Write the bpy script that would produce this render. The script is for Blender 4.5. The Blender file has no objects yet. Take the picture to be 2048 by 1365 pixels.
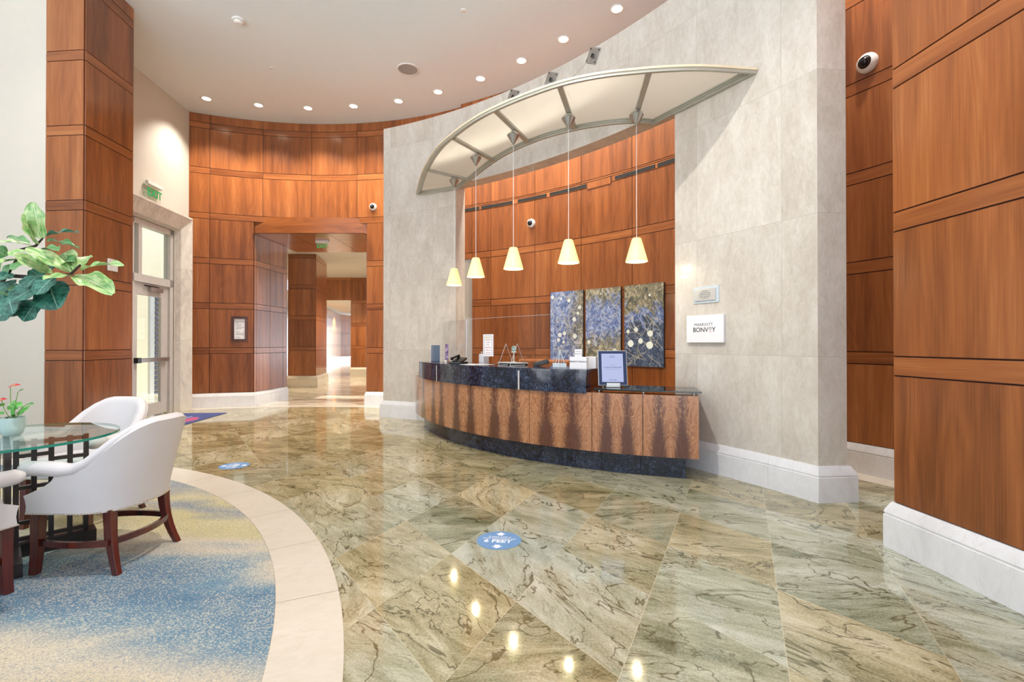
import bpy, bmesh, math, random
from mathutils import Vector, Matrix
random.seed(7)
sc = bpy.context.scene
COL = sc.collection
PI = math.pi
def rad(d): return math.radians(d)
def lin(c, k=1.0):
    return tuple((((v/255)/12.92) if v/255 <= .04045 else ((v/255+.055)/1.055)**2.4)*k for v in c)+(1.0,)

# ---------------------------------------------------------------- node helper
class NT:
    def __init__(s, name):
        s.m = bpy.data.materials.new(name); s.m.use_nodes = True
        s.nt = s.m.node_tree; s.nt.nodes.clear()
        s.out = s.nt.nodes.new('ShaderNodeOutputMaterial')
    def n(s, t, ins=None, **at):
        nd = s.nt.nodes.new(t)
        for k, v in at.items(): setattr(nd, k, v)
        for k, v in (ins or {}).items():
            if isinstance(v, bpy.types.NodeSocket): s.nt.links.new(v, nd.inputs[k])
            else: nd.inputs[k].default_value = v
        return nd
    def math(s, op, a, b=0.0, c=None, clamp=False):
        i = {0: a, 1: b}
        if c is not None: i[2] = c
        return s.n('ShaderNodeMath', i, operation=op, use_clamp=clamp).outputs[0]
    def mix(s, f, a, b, blend='MIX'):
        return s.n('ShaderNodeMix', {0: f, 6: a, 7: b}, data_type='RGBA', blend_type=blend).outputs[2]
    def ramp(s, f, stops, interp='LINEAR'):
        r = s.n('ShaderNodeValToRGB', {0: f}); cr = r.color_ramp; cr.interpolation = interp
        while len(cr.elements) > 1: cr.elements.remove(cr.elements[-1])
        for i, (p, c) in enumerate(stops):
            e = cr.elements[0] if i == 0 else cr.elements.new(p)
            e.position = p; e.color = c if len(c) == 4 else tuple(c)+(1,)
        return r.outputs[0]
    def step(s, v, a, b):
        return s.n('ShaderNodeMapRange', {0: v, 1: a, 2: b, 3: 0.0, 4: 1.0}, interpolation_type='SMOOTHSTEP').outputs[0]
    def noise(s, vec, scale, detail=3.0, rough=.5, dist=0.0, dim='3D'):
        return s.n('ShaderNodeTexNoise', {'Vector': vec, 'Scale': scale, 'Detail': detail, 'Roughness': rough, 'Distortion': dist}, noise_dimensions=dim).outputs[0]
    def scale(s, vec, v):
        return s.n('ShaderNodeVectorMath', {0: vec, 1: v}, operation='MULTIPLY').outputs[0]
    def add(s, a, b):
        return s.n('ShaderNodeVectorMath', {0: a, 1: b}, operation='ADD').outputs[0]
    def dot(s, a, b):
        return s.n('ShaderNodeVectorMath', {0: a, 1: b}, operation='DOT_PRODUCT').outputs[1]
    def uv(s): return s.n('ShaderNodeTexCoord').outputs['UV']
    def obj(s): return s.n('ShaderNodeTexCoord').outputs['Object']
    def pos(s): return s.n('ShaderNodeNewGeometry').outputs['Position']
    def rnd(s): return s.n('ShaderNodeAttribute', attribute_name='rnd').outputs['Fac']
    def xyz(s, v): return s.n('ShaderNodeSeparateXYZ', {0: v}).outputs
    def comb(s, x, y, z=0.0): return s.n('ShaderNodeCombineXYZ', {0: x, 1: y, 2: z}).outputs[0]
    def bump(s, h, st=.2, d=.01):
        return s.n('ShaderNodeBump', {'Height': h, 'Strength': st, 'Distance': d}).outputs[0]
    def done(s, base, rough=.5, metal=0.0, normal=None, **kw):
        i = {'Base Color': base, 'Roughness': rough, 'Metallic': metal}
        if normal is not None: i['Normal'] = normal
        i.update(kw)
        b = s.n('ShaderNodeBsdfPrincipled', i)
        s.nt.links.new(b.outputs[0], s.out.inputs[0]); return s.m

def plain(name, c, rough=.5, metal=0.0, var=.04, **kw):
    t = NT(name); f = t.noise(t.obj(), 9.0, 4.0)
    col = t.mix(f, lin([v*(1-var) for v in c]), lin([min(255, v*(1+var)) for v in c]))
    return t.done(col, rough, metal, **kw)
def emis(name, c, st):
    t = NT(name)
    f = t.noise(t.obj(), 3.0, 2.0)
    e = t.n('ShaderNodeEmission', {0: t.mix(f, lin(c), lin([min(255, v*1.02) for v in c])), 1: st})
    t.nt.links.new(e.outputs[0], t.out.inputs[0]); return t.m

# ---------------------------------------------------------------- materials
def wood_mat(name, dark, mid, light, rough=.28, red=.25):
    t = NT(name); uv = t.uv(); r = t.rnd()
    off = t.comb(t.math('MULTIPLY', r, 37.3), t.math('MULTIPLY', r, 91.7), 0.0)
    p = t.add(uv, off)
    broad = t.noise(t.scale(p, (6.5, .28, 1)), 1.0, 4.0, .55, .25)
    rings = t.noise(t.scale(p, (5.0, .5, 1)), 1.0, 2.0, .4, .3)
    ring = t.math('FRACT', t.math('MULTIPLY', rings, 9.0))
    ring = t.math('ABSOLUTE', t.math('SUBTRACT', t.math('MULTIPLY', ring, 2.0), 1.0))
    fine = t.noise(t.scale(p, (130.0, 2.2, 1)), 1.0, 3.0, .6)
    f = t.math('ADD', t.math('MULTIPLY', broad, .62), t.math('MULTIPLY', ring, .07))
    f = t.math('ADD', f, t.math('MULTIPLY', t.math('SUBTRACT', fine, .5), .34))
    f = t.math('ADD', f, t.math('MULTIPLY', t.math('SUBTRACT', r, .5), .16))
    c = t.ramp(f, [(.15, lin(dark)), (.42, lin(mid)), (.72, lin(light))])
    return t.done(c, rough, 0.0, None, **{'Coat Weight': .45, 'Coat Roughness': .16})
M = {}
M['wood'] = wood_mat('cherry_wood', (104, 54, 24), (154, 90, 46), (188, 128, 76))
M['wood_soffit'] = wood_mat('soffit_wood', (130, 70, 38), (176, 108, 64), (204, 142, 96))
M['groove'] = plain('panel_groove', (58, 22, 14), .6)
M['paint'] = plain('cream_paint', (206, 199, 186), .6, var=.01)
M['ceiling'] = plain('ceiling_paint', (228, 233, 235), .7, var=.01)
M['white_plastic'] = plain('white_plastic', (226, 224, 220), .35)
M['grey_grille'] = plain('grey_grille', (150, 148, 146), .6)
M['black'] = plain('black_plastic', (16, 16, 18), .18)
M['metal'] = plain('brushed_steel', (190, 188, 184), .3, 1.0)
M['frame_metal'] = plain('door_aluminium', (205, 200, 196), .4, .2)
M['canopy_metal'] = plain('canopy_frame', (182, 180, 168), .42, .35)
M['canopy_edge'] = plain('canopy_edge', (222, 206, 176), .45)
M['leather'] = plain('white_leather', (216, 211, 210), .42, var=.02)
M['mahogany'] = wood_mat('leg_mahogany', (46, 12, 8), (84, 26, 16), (120, 46, 24), .25)
M['espresso'] = wood_mat('espresso_wood', (24, 15, 14), (40, 26, 24), (58, 40, 36), .35)
M['nail'] = plain('nailhead', (206, 194, 172), .3, .3)
M['ceramic'] = plain('pale_ceramic', (196, 222, 216), .25)
M['soil'] = plain('soil', (50, 36, 26), .9, var=.3)
M['stem'] = plain('green_stem', (150, 180, 110), .5)
M['bark'] = plain('dark_bark', (48, 38, 32), .8, var=.25)
M['red'] = plain('anthurium_red', (196, 30, 44), .3, var=.15)
M['spadix'] = plain('spadix', (226, 196, 140), .5)
M['paper'] = plain('paper_white', (236, 234, 236), .6, var=.01)
M['ink'] = plain('ink_dark', (52, 52, 58), .6)
M['ink_red'] = plain('ink_red', (190, 70, 80), .6)
M['ink_yellow'] = plain('ink_yellow', (206, 190, 60), .6)
M['ink_white'] = plain('ink_white', (238, 240, 244), .6)
M['ink_green'] = plain('ink_green', (40, 130, 96), .6)
M['exit_green'] = emis('exit_green', (70, 190, 110), .75)
M['dark_frame'] = wood_mat('frame_mahogany', (52, 26, 24), (84, 48, 42), (110, 70, 60), .35)
M['sticker'] = plain('blue_sticker', (106, 152, 200), .35, var=.02)
M['slot'] = plain('slot_black', (8, 8, 9), .7)
M['grey_box'] = plain('grey_blue_plastic', (96, 112, 134), .4)
M['lamp_disc'] = emis('lamp_disc', (255, 240, 206), 9.0)
M['bulb'] = emis('bulb', (255, 244, 220), 6.0)
M['window_bright'] = emis('daylit_glazing', (255, 250, 240), 3.0)

def stone_mat(name, a, b, c, bw, bh, rough, vs=1.0):
    t = NT(name); uv = t.uv(); x = t.xyz(uv)
    cu = t.math('FLOOR', t.math('DIVIDE', x[0], bw)); cv = t.math('FLOOR', t.math('DIVIDE', x[1], bh))
    wn = t.n('ShaderNodeTexWhiteNoise', {'Vector': t.comb(cu, cv)}, noise_dimensions='2D').outputs
    p = t.add(uv, t.scale(wn[1], (9, 9, 0)))
    n1 = t.noise(t.scale(p, (2.6, 1.0, 1)), 1.6*vs, 7.0, .62, .5)
    n2 = t.noise(t.scale(p, (1.4, .7, 1)), 16.0*vs, 6.0, .7, .8)
    n3 = t.noise(t.scale(p, (2.2, .8, 1)), 2.3, 5.0, .6, 1.4)
    vein = t.step(t.math('ABSOLUTE', t.math('SUBTRACT', n3, .5)), .012, .0)
    f = t.math('ADD', t.math('MULTIPLY', n1, .55), t.math('MULTIPLY', n2, .45))
    f = t.math('ADD', f, t.math('MULTIPLY', t.math('SUBTRACT', wn[0], .5), .10))
    col = t.ramp(f, [(.3, lin(a)), (.5, lin(b)), (.68, lin(c))])
    col = t.mix(t.math('MULTIPLY', vein, .13), col, lin([v*.8 for v in a]))
    fu = t.math('ABSOLUTE', t.math('SUBTRACT', t.math('FRACT', t.math('DIVIDE', x[0], bw)), .5))
    fv = t.math('ABSOLUTE', t.math('SUBTRACT', t.math('FRACT', t.math('DIVIDE', x[1], bh)), .5))
    j = t.math('MAXIMUM', t.step(fu, .5-.004/bw, .5-.001/bw), t.step(fv, .5-.004/bh, .5-.001/bh))
    col = t.mix(t.math('MULTIPLY', j, .3), col, lin([v*.72 for v in a]))
    return t.done(col, rough, 0.0, None, **{'Coat Weight': .22, 'Coat Roughness': .05})
M['stone'] = stone_mat('botticino_stone', (184, 174, 160), (205, 197, 186), (220, 214, 204), .93, 1.22, .22)
M['marble'] = stone_mat('white_marble', (206, 204, 206), (226, 225, 226), (236, 236, 238), 1.35, 9.0, .22, .6)
M['calacatta'] = stone_mat('veined_marble', (178, 170, 164), (222, 214, 204), (234, 228, 218), 3.0, 1.4, .2, .5)
M['lime'] = stone_mat('cream_limestone', (196, 184, 164), (213, 203, 186), (221, 212, 197), 50.0, 50.0, .3, .8)

def floor_mat():
    t = NT('green_granite_floor'); P = t.pos()
    S = .612
    u = t.math('DIVIDE', t.math('SUBTRACT', t.dot(P, (-.9026, .4305, 0)), .447), S)
    v = t.math('DIVIDE', t.math('SUBTRACT', t.dot(P, (-.8141, -.5807, 0)), -2.08), S)
    cell = t.comb(t.math('FLOOR', u), t.math('FLOOR', v))
    wn = t.n('ShaderNodeTexWhiteNoise', {'Vector': cell}, noise_dimensions='2D').outputs
    a = t.math('ADD', t.math('MULTIPLY', t.math('SUBTRACT', wn[0], .5), 1.7), .55)
    q = t.n('ShaderNodeVectorRotate', {'Vector': P, 'Angle': a}, rotation_type='Z_AXIS').outputs[0]
    q = t.add(q, t.scale(wn[1], (11, 17, 5)))
    broad = t.noise(t.scale(q, (.8, 2.0, 1)), 1.5, 6.0, .6, 1.0)
    mott = t.noise(t.scale(q, (.6, 2.2, 1)), 5.0, 8.0, .7, .9)
    spk = t.noise(P, 90.0, 3.0, .7)
    f = t.math('ADD', t.math('MULTIPLY', broad, .5), t.math('MULTIPLY', mott, .5))
    f = t.math('ADD', f, t.math('MULTIPLY', t.math('SUBTRACT', spk, .5), .38))
    f = t.math('ADD', f, t.math('MULTIPLY', t.math('SUBTRACT', wn[0], .5), .12))
    warm = t.ramp(f, [(.32, lin((104, 94, 58))), (.45, lin((156, 142, 100))), (.57, lin((188, 174, 134))), (.7, lin((208, 196, 164)))])
    cool = t.ramp(f, [(.32, lin((100, 106, 84))), (.45, lin((148, 152, 128))), (.57, lin((178, 180, 162))), (.7, lin((202, 202, 190)))])
    hue = t.step(t.math('ADD', t.math('MULTIPLY', t.noise(q, 1.1, 3.0), .6), t.math('MULTIPLY', t.xyz(wn[1])[1], .5)), .3, .75)
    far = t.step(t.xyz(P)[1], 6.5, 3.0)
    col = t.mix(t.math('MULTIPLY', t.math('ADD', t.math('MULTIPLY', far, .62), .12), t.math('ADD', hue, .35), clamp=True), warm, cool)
    w1 = t.noise(t.scale(q, (.75, 1.5, 1)), 1.7, 4.0, .55, 1.6)
    w2 = t.noise(t.scale(q, (.6, 1.6, 1)), 4.2, 5.0, .6, 1.3)
    v1 = t.step(t.math('ABSOLUTE', t.math('SUBTRACT', w1, .5)), .015, .002)
    v2 = t.step(t.math('ABSOLUTE', t.math('SUBTRACT', w2, .47)), .013, .001)
    amt = t.step(t.noise(q, 1.6, 2.0), .35, .62)
    vv = t.math('ADD', t.math('MULTIPLY', v1, .8), t.math('MULTIPLY', t.math('MULTIPLY', v2, t.math('ADD', .35, t.math('MULTIPLY', amt, .65))), .75), clamp=True)
    col = t.mix(t.math('MULTIPLY', vv, .95), col, lin((76, 72, 42)))
    fu = t.math('ABSOLUTE', t.math('SUBTRACT', t.math('FRACT', u), .5))
    fv = t.math('ABSOLUTE', t.math('SUBTRACT', t.math('FRACT', v), .5))
    j = t.math('MAXIMUM', t.step(fu, .4955, .4985), t.step(fv, .4955, .4985))
    col = t.mix(t.math('MULTIPLY', j, .6), col, lin((206, 196, 168)))
    rough = t.math('ADD', .045, t.math('MULTIPLY', mott, .05))
    return t.done(col, rough, 0.0, None, **{'Specular IOR Level': .85})
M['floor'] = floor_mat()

def passage_floor_mat():
    t = NT('passage_limestone'); P = t.pos(); x = t.xyz(P)
    row = t.math('FLOOR', t.math('DIVIDE', x[1], .30))
    wr = t.n('ShaderNodeTexWhiteNoise', {'W': row}, noise_dimensions='1D').outputs[0]
    fx = t.math('FRACT', t.math('ADD', t.math('DIVIDE', x[0], 1.9), t.math('MULTIPLY', wr, 7.0)))
    fy = t.math('FRACT', t.math('DIVIDE', x[1], .30))
    d = t.math('MULTIPLY', t.math('LESS_THAN', fx, .42), t.math('LESS_THAN', t.math('ABSOLUTE', t.math('SUBTRACT', fy, .5)), .13))
    c = t.ramp(t.noise(P, 3.0, 5.0, .6, .5), [(.35, lin((214, 200, 172))), (.65, lin((234, 224, 204)))])
    c = t.mix(t.math('MULTIPLY', d, .8), c, lin((112, 96, 74)))
    return t.done(c, .09)
M['passage_floor'] = passage_floor_mat()

def carpet_mat():
    t = NT('dappled_carpet'); P = t.pos(); x = t.xyz(P)
    n1 = t.noise(t.scale(P, (.55, 1.3, 1)), 1.1, 3.0, .5, .4)
    y = t.math('ADD', x[1], t.math('MULTIPLY', t.math('SUBTRACT', n1, .5), 1.5))
    y = t.math('ADD', y, t.math('MULTIPLY', t.math('ADD', x[0], 2.0), .16))
    g = t.math('DIVIDE', t.math('SUBTRACT', y, 1.2), 4.0)
    blue, deep, yel, grey, sand = lin((100, 132, 148)), lin((78, 112, 136)), lin((186, 174, 126)), lin((128, 134, 140)), lin((192, 180, 158))
    col = t.ramp(g, [(.0, deep), (.10, blue), (.16, yel), (.22, sand), (.29, blue), (.36, deep), (.42, blue), (.47, sand), (.53, yel), (.60, yel), (.66, grey), (.72, yel), (.80, grey), (.88, deep), (1.0, grey)])
    f1 = t.noise(t.scale(P, (1, 1.2, 1)), 105.0, 2.0, .6)
    patch = t.noise(P, 2.2, 3.0, .6)
    fl = t.step(t.math('ADD', f1, t.math('MULTIPLY', t.math('SUBTRACT', patch, .5), .35)), .50, .58)
    f2 = t.noise(t.add(P, (7, 3, 1)), 130.0, 2.0, .6)
    fd = t.step(f2, .53, .62)
    col = t.mix(t.math('MULTIPLY', fl, .5), col, lin((222, 208, 180)))
    col = t.mix(t.math('MULTIPLY', fd, .42), col, lin((66, 92, 128)))
    return t.done(col, .95, 0.0, t.bump(f1, .4, .004))
M['carpet'] = carpet_mat()

def granite_mat():
    t = NT('blue_black_granite'); P = t.obj()
    a = t.noise(P, 26.0, 9.0, .75, 1.2); b = t.noise(P, 4.0, 4.0, .5)
    c = t.ramp(t.math('ADD', t.math('MULTIPLY', a, .8), t.math('MULTIPLY', b, .2)), [(.40, lin((14, 15, 24))), (.5, lin((30, 36, 54))), (.58, lin((62, 74, 98))), (.68, lin((112, 120, 136)))])
    return t.done(c, .09, **{'Specular IOR Level': .6})
M['granite'] = granite_mat()

def flame_mat():
    t = NT('flame_mahogany'); uv = t.uv(); x = t.xyz(uv); r = t.rnd()
    m = t.math('ABSOLUTE', t.math('SUBTRACT', t.math('MULTIPLY', x[0], 2.0), 1.0))      # mirrored about the panel centre
    q = t.comb(t.math('MULTIPLY', m, .5), t.math('MULTIPLY', x[1], .8), t.math('MULTIPLY', r, 3.0))
    n = t.noise(q, 4.0, 5.0, .62, .5)
    d = t.math('ABSOLUTE', t.math('SUBTRACT', m, t.math('ADD', .42, t.math('MULTIPLY', t.math('SUBTRACT', n, .5), .12))))
    arc = t.math('ADD', t.math('MULTIPLY', x[1], 26.0), t.math('MULTIPLY', d, -34.0))
    n2 = t.noise(t.comb(t.math('MULTIPLY', m, 1.3), t.math('MULTIPLY', x[1], 1.6), t.math('ADD', t.math('MULTIPLY', r, 7.0), 3.0)), 2.2, 3.0, .55, .9)
    arc = t.math('ADD', arc, t.math('ADD', t.math('MULTIPLY', n, 14.0), t.math('MULTIPLY', n2, 30.0)))
    fl = t.math('MULTIPLY', t.math('ADD', t.math('SINE', arc), 1.0), .5)
    fine = t.noise(t.comb(t.math('MULTIPLY', arc, .9), t.math('MULTIPLY', d, 5.0), r), 1.6, 5.0, .7, .4)
    wdt = t.math('ADD', .20, t.math('MULTIPLY', t.math('SUBTRACT', 1.0, x[1]), .20))
    plume = t.math('SUBTRACT', 1.0, t.math('DIVIDE', t.math('ADD', d, t.math('MULTIPLY', t.math('SUBTRACT', fine, .5), .95)), wdt), clamp=True)
    low = t.math('MULTIPLY', t.step(t.math('ADD', x[1], t.math('MULTIPLY', t.math('SUBTRACT', n, .5), .7)), .6, .2), t.step(t.math('ADD', d, t.math('MULTIPLY', t.math('SUBTRACT', fine, .5), .3)), .36, .08))
    base = t.ramp(t.math('ADD', t.math('MULTIPLY', fl, .12), t.math('MULTIPLY', fine, .88)), [(.28, lin((136, 84, 54))), (.5, lin((176, 120, 82))), (.75, lin((206, 158, 116)))])
    dk = t.math('ADD', t.math('MULTIPLY', plume, 1.25), t.math('MULTIPLY', low, .7), clamp=True)
    dk = t.math('MULTIPLY', dk, t.math('ADD', .55, t.math('MULTIPLY', fine, .6)), clamp=True)
    c = t.mix(dk, base, lin((70, 34, 28)))
    return t.done(c, .22, **{'Coat Weight': .4, 'Coat Roughness': .08})
M['flame'] = flame_mat()

def canopy_panel_mat():
    t = NT('frosted_glass'); f = t.noise(t.obj(), 2.0, 2.0)
    c = t.mix(f, lin((228, 220, 206)), lin((234, 226, 212)))
    b = t.n('ShaderNodeBsdfPrincipled', {'Base Color': c, 'Roughness': .5})
    tr = t.n('ShaderNodeBsdfTranslucent', {0: c})
    mx = t.n('ShaderNodeMixShader', {0: .55, 1: b.outputs[0], 2: tr.outputs[0]})
    t.nt.links.new(mx.outputs[0], t.out.inputs[0]); return t.m
M['frost'] = canopy_panel_mat()
def shade_mat():
    t = NT('amber_shade'); f = t.noise(t.obj(), 14.0, 3.0)
    z = t.xyz(t.n('ShaderNodeTexCoord').outputs['Object'])[2]
    c = t.mix(f, lin((244, 232, 190)), lin((248, 240, 206)))
    b = t.n('ShaderNodeBsdfPrincipled', {'Base Color': c, 'Roughness': .35})
    tr = t.n('ShaderNodeBsdfTranslucent', {0: c})
    mx = t.n('ShaderNodeMixShader', {0: .5, 1: b.outputs[0], 2: tr.outputs[0]})
    e = t.n('ShaderNodeEmission', {0: lin((255, 232, 160)), 1: .22})
    ad = t.n('ShaderNodeAddShader', {0: mx.outputs[0], 1: e.outputs[0]})
    t.nt.links.new(ad.outputs[0], t.out.inputs[0]); return t.m
M['shade'] = shade_mat()
def glass_mat(name, tint, refl=1.0, edge=None):
    t = NT(name); f = t.noise(t.obj(), 1.0, 1.0)
    tr = t.n('ShaderNodeBsdfTransparent', {0: t.mix(f, lin(tint), lin([min(255, v*1.004) for v in tint]))})
    g = t.n('ShaderNodeBsdfGlossy', {0: (1, 1, 1, 1), 1: .01})
    ge = t.n('ShaderNodeNewGeometry'); cs = t.math('ABSOLUTE', t.dot(ge.outputs['Incoming'], ge.outputs['Normal']))
    fr = t.math('ADD', .04, t.math('MULTIPLY', t.math('POWER', t.math('SUBTRACT', 1.0, cs), 5.0), .96))
    fac = t.math('MULTIPLY', fr, refl)
    mx = t.n('ShaderNodeMixShader', {0: fac, 1: tr.outputs[0], 2: g.outputs[0]})
    t.nt.links.new(mx.outputs[0], t.out.inputs[0]); return t.m
M['glass'] = glass_mat('clear_glass', (246, 250, 248))
M['acrylic'] = glass_mat('clear_acrylic', (244, 246, 248), .9)
M['table_glass'] = glass_mat('table_glass', (214, 236, 228))
M['glass_edge'] = plain('green_glass_edge', (36, 132, 112), .08)
M['acrylic_edge'] = plain('acrylic_edge', (196, 206, 212), .2)
M['dark_glass'] = plain('dark_glass', (30, 44, 46), .04)
M['stucco'] = plain('exterior_stucco', (238, 230, 212), .9, var=.03)
M['louver'] = plain('louver_blue', (86, 92, 116), .6)
M['louver_frame'] = plain('louver_frame', (206, 210, 220), .5)

def leaf_mat(name, a, b, vein):
    t = NT(name); uv = t.uv(); x = t.xyz(uv)
    av = t.math('ABSOLUTE', t.math('SUBTRACT', x[1], .5))
    mid = t.step(av, .035, .008)
    s = t.math('FRACT', t.math('ADD', t.math('MULTIPLY', x[0], 6.0), t.math('MULTIPLY', av, -3.6)))
    side = t.step(t.math('ABSOLUTE', t.math('SUBTRACT', s, .5)), .06, .01)
    n = t.noise(t.add(t.scale(uv, (3, 3, 1)), t.comb(t.math('MULTIPLY', t.rnd(), 20.0), 0.0)), 1.6, 4.0)
    c = t.mix(t.step(n, .3, .7), lin(a), lin(b))
    c = t.mix(t.math('MULTIPLY', t.math('MAXIMUM', mid, t.math('MULTIPLY', side, .55)), .6), c, lin(vein))
    return t.done(c, .32, 0.0, t.bump(t.math('MAXIMUM', mid, side), .25, .004))
M['leaf_dark'] = leaf_mat('fig_leaf_dark', (16, 70, 60), (62, 130, 106), (160, 202, 176))
M['leaf_light'] = leaf_mat('fig_leaf_light', (96, 158, 76), (190, 206, 146), (226, 232, 190))
M['leaf_mid'] = leaf_mat('fig_leaf_mid', (58, 118, 62), (112, 158, 100), (190, 214, 160))
M['leaf_small'] = leaf_mat('anthurium_leaf', (52, 150, 50), (110, 196, 90), (170, 220, 140))

def art_mat(name, seed, kind):
    t = NT(name); uv = t.uv(); x = t.xyz(uv); p = t.add(uv, (seed*3.1, seed*1.7, 0))
    a = t.noise(t.scale(p, (1.6, 1, 1)), 3.0, 8.0, .7, 1.6)
    b = t.noise(t.scale(p, (1.2, 1, 1)), 9.0, 8.0, .75, 2.0)
    blues = t.ramp(b, [(.32, lin((44, 54, 84))), (.46, lin((92, 112, 160))), (.56, lin((150, 166, 200))), (.68, lin((214, 214, 226)))])
    earth = t.ramp(b, [(.32, lin((44, 50, 50))), (.45, lin((98, 98, 82))), (.55, lin((150, 138, 108))), (.66, lin((206, 198, 176)))])
    navy = t.ramp(b, [(.35, lin((26, 36, 58))), (.5, lin((58, 72, 96))), (.66, lin((128, 134, 150)))])
    y = t.math('ADD', x[1], t.math('MULTIPLY', t.math('SUBTRACT', a, .5), 1.1))
    if kind == 0: c = t.mix(t.step(t.math('ADD', t.math('MULTIPLY', x[0], 1.1), t.math('MULTIPLY', a, .9)), .65, 1.1), blues, earth)
    elif kind == 1: c = t.mix(t.step(t.math('ABSOLUTE', t.math('SUBTRACT', y, .60)), .12, .36), blues, earth)
    else: c = t.mix(t.step(y, .52, .6), navy, t.mix(t.step(y, .62, .74), blues, earth))
    return t.done(c, .5)

# ---------------------------------------------------------------- mesh helpers
class MB:
    def __init__(s): s.v = []; s.f = []; s.uv = []; s.mi = []; s.r = []
    def face(s, pts, uv=None, mi=0, r=0.0):
        b = len(s.v); s.v += [tuple(p) for p in pts]; s.f.append(tuple(range(b, b+len(pts))))
        if uv is None:
            a = Vector(pts[0]); e = (Vector(pts[1])-a)
            e = e.normalized() if e.length > 1e-9 else Vector((1, 0, 0))
            nn = e.cross(Vector(pts[-1])-a); nn = nn.normalized() if nn.length > 1e-12 else Vector((0, 0, 1)); g = nn.cross(e)
            uv = [((Vector(p)-a).dot(e), (Vector(p)-a).dot(g)) for p in pts]
        s.uv.append(list(uv)); s.mi.append(mi); s.r.append(r)
    def grid(s, P, uvf=None, mi=0, r=0.0, flip=False, cu=False, cv=False):
        """P[i][j] points, shared vertices; uvf(i,j)"""
        nu, nv = len(P), len(P[0]); b = len(s.v)
        for row in P:
            for p in row: s.v.append(tuple(p))
        for i in range(nu if cu else nu-1):
            for j in range(nv if cv else nv-1):
                q = [(i, j), (i+1, j), (i+1, j+1), (i, j+1)]
                if flip: q.reverse()
                s.f.append(tuple(b+(a % nu)*nv+(c % nv) for a, c in q))
                s.uv.append([uvf(a, c) if uvf else (a/max(1, nu-1), c/max(1, nv-1)) for a, c in q]); s.mi.append(mi); s.r.append(r)
    def fan(s, ring, mi=0, r=0.0, flip=False):
        b = len(s.v); s.v += [tuple(p) for p in ring]
        idx = list(range(b, b+len(ring)))
        if flip: idx.reverse()
        s.f.append(tuple(idx)); s.uv.append([(s.v[k][0], s.v[k][1]) for k in idx]); s.mi.append(mi); s.r.append(r)
    def box(s, c, d, rot=None, mi=0, r=None, off=None):
        hx, hy, hz = d[0]/2, d[1]/2, d[2]/2
        R = rot if rot is not None else Matrix.Identity(3)
        if r is None: r = random.random()
        def P(x, y, z): return tuple(R @ Vector((x*hx, y*hy, z*hz))+Vector(c))
        L = max(range(3), key=lambda k: d[k])
        for q in (((-1, -1, -1), (-1, 1, -1), (1, 1, -1), (1, -1, -1)), ((-1, -1, 1), (1, -1, 1), (1, 1, 1), (-1, 1, 1)),
                  ((-1, -1, -1), (1, -1, -1), (1, -1, 1), (-1, -1, 1)), ((1, -1, -1), (1, 1, -1), (1, 1, 1), (1, -1, 1)),
                  ((1, 1, -1), (-1, 1, -1), (-1, 1, 1), (1, 1, 1)), ((-1, 1, -1), (-1, -1, -1), (-1, -1, 1), (-1, 1, 1))):
            uvs = []
            for p in q:
                l = (p[0]*hx, p[1]*hy, p[2]*hz); o = [k for k in range(3) if k != L]
                uvs.append((l[o[0]]+l[o[1]]*1.37, l[L]))
            s.face([P(*p) for p in q], uvs, mi, r)
        return s
    def bar(s, a, b, w, h, up=(0, 0, 1), mi=0):
        a, b = Vector(a), Vector(b); z = (b-a); L = z.length; z.normalize()
        x = z.cross(Vector(up)); x = x if x.length > 1e-6 else z.cross(Vector((1, 0, 0))); x.normalize(); y = x.cross(z)
        s.box((a+b)/2, (w, h, L), Matrix((x, y, z)).transposed(), mi); return s
    def tube(s, pts, rad_, n=10, mi=0, cap=True, flat=1.0, up=None):
        pts = [Vector(p) for p in pts]; rs = rad_ if isinstance(rad_, (list, tuple)) else [rad_]*len(pts)
        rings = []; pr = None
        for i, p in enumerate(pts):
            t = (pts[min(i+1, len(pts)-1)]-pts[max(i-1, 0)]).normalized()
            if up is not None: x = t.cross(Vector(up))
            elif pr is None: x = t.cross(Vector((0, 0, 1)) if abs(t.z) < .9 else Vector((1, 0, 0)))
            else: x = pr-t*pr.dot(t)
            x.normalize(); pr = x; y = x.cross(t)
            rings.append([p+x*math.cos(2*PI*k/n)*rs[i]+y*math.sin(2*PI*k/n)*rs[i]*flat for k in range(n)])
        s.grid(rings, None, mi, random.random(), cv=True)
        if cap: s.fan(rings[0], mi); s.fan(rings[-1], mi, flip=True)
        return s
    def lathe(s, prof, c=(0, 0, 0), n=28, mi=0, axis=None, capb=False, capt=False):
        R = axis if axis is not None else Matrix.Identity(3); c = Vector(c)
        P = [[R @ Vector((r*math.cos(2*PI*k/n), r*math.sin(2*PI*k/n), z))+c for k in range(n)] for r, z in prof]
        s.grid(P, None, mi, 0.0, True, cv=True)
        if capb: s.fan(P[0], mi, flip=True)
        if capt: s.fan(P[-1], mi)
        return s
    def sweep(s, path, prof, closed=False, mi=0, uvs=0.0, side=1.0):
        """profile points (offset to the left of travel * side, z) swept along a plan polyline with mitred corners"""
        n = len(path); A = []; dist = [0.0]
        for i in range(n):
            p = Vector(path[i]).to_2d()
            d0 = (p-Vector(path[i-1]).to_2d()).normalized() if (i > 0 or closed) else None
            d1 = (Vector(path[(i+1) % n]).to_2d()-p).normalized() if (i < n-1 or closed) else None
            d0 = d0 or d1; d1 = d1 or d0
            n0, n1 = Vector((-d0.y, d0.x)), Vector((-d1.y, d1.x)); m = (n0+n1)
            m = m/max(1e-6, m.dot(n0)) if m.length > 1e-6 else n0
            A.append((p, m*side))
            if i > 0: dist.append(dist[-1]+(p-Vector(path[i-1]).to_2d()).length)
        pl = [0.0]
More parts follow.
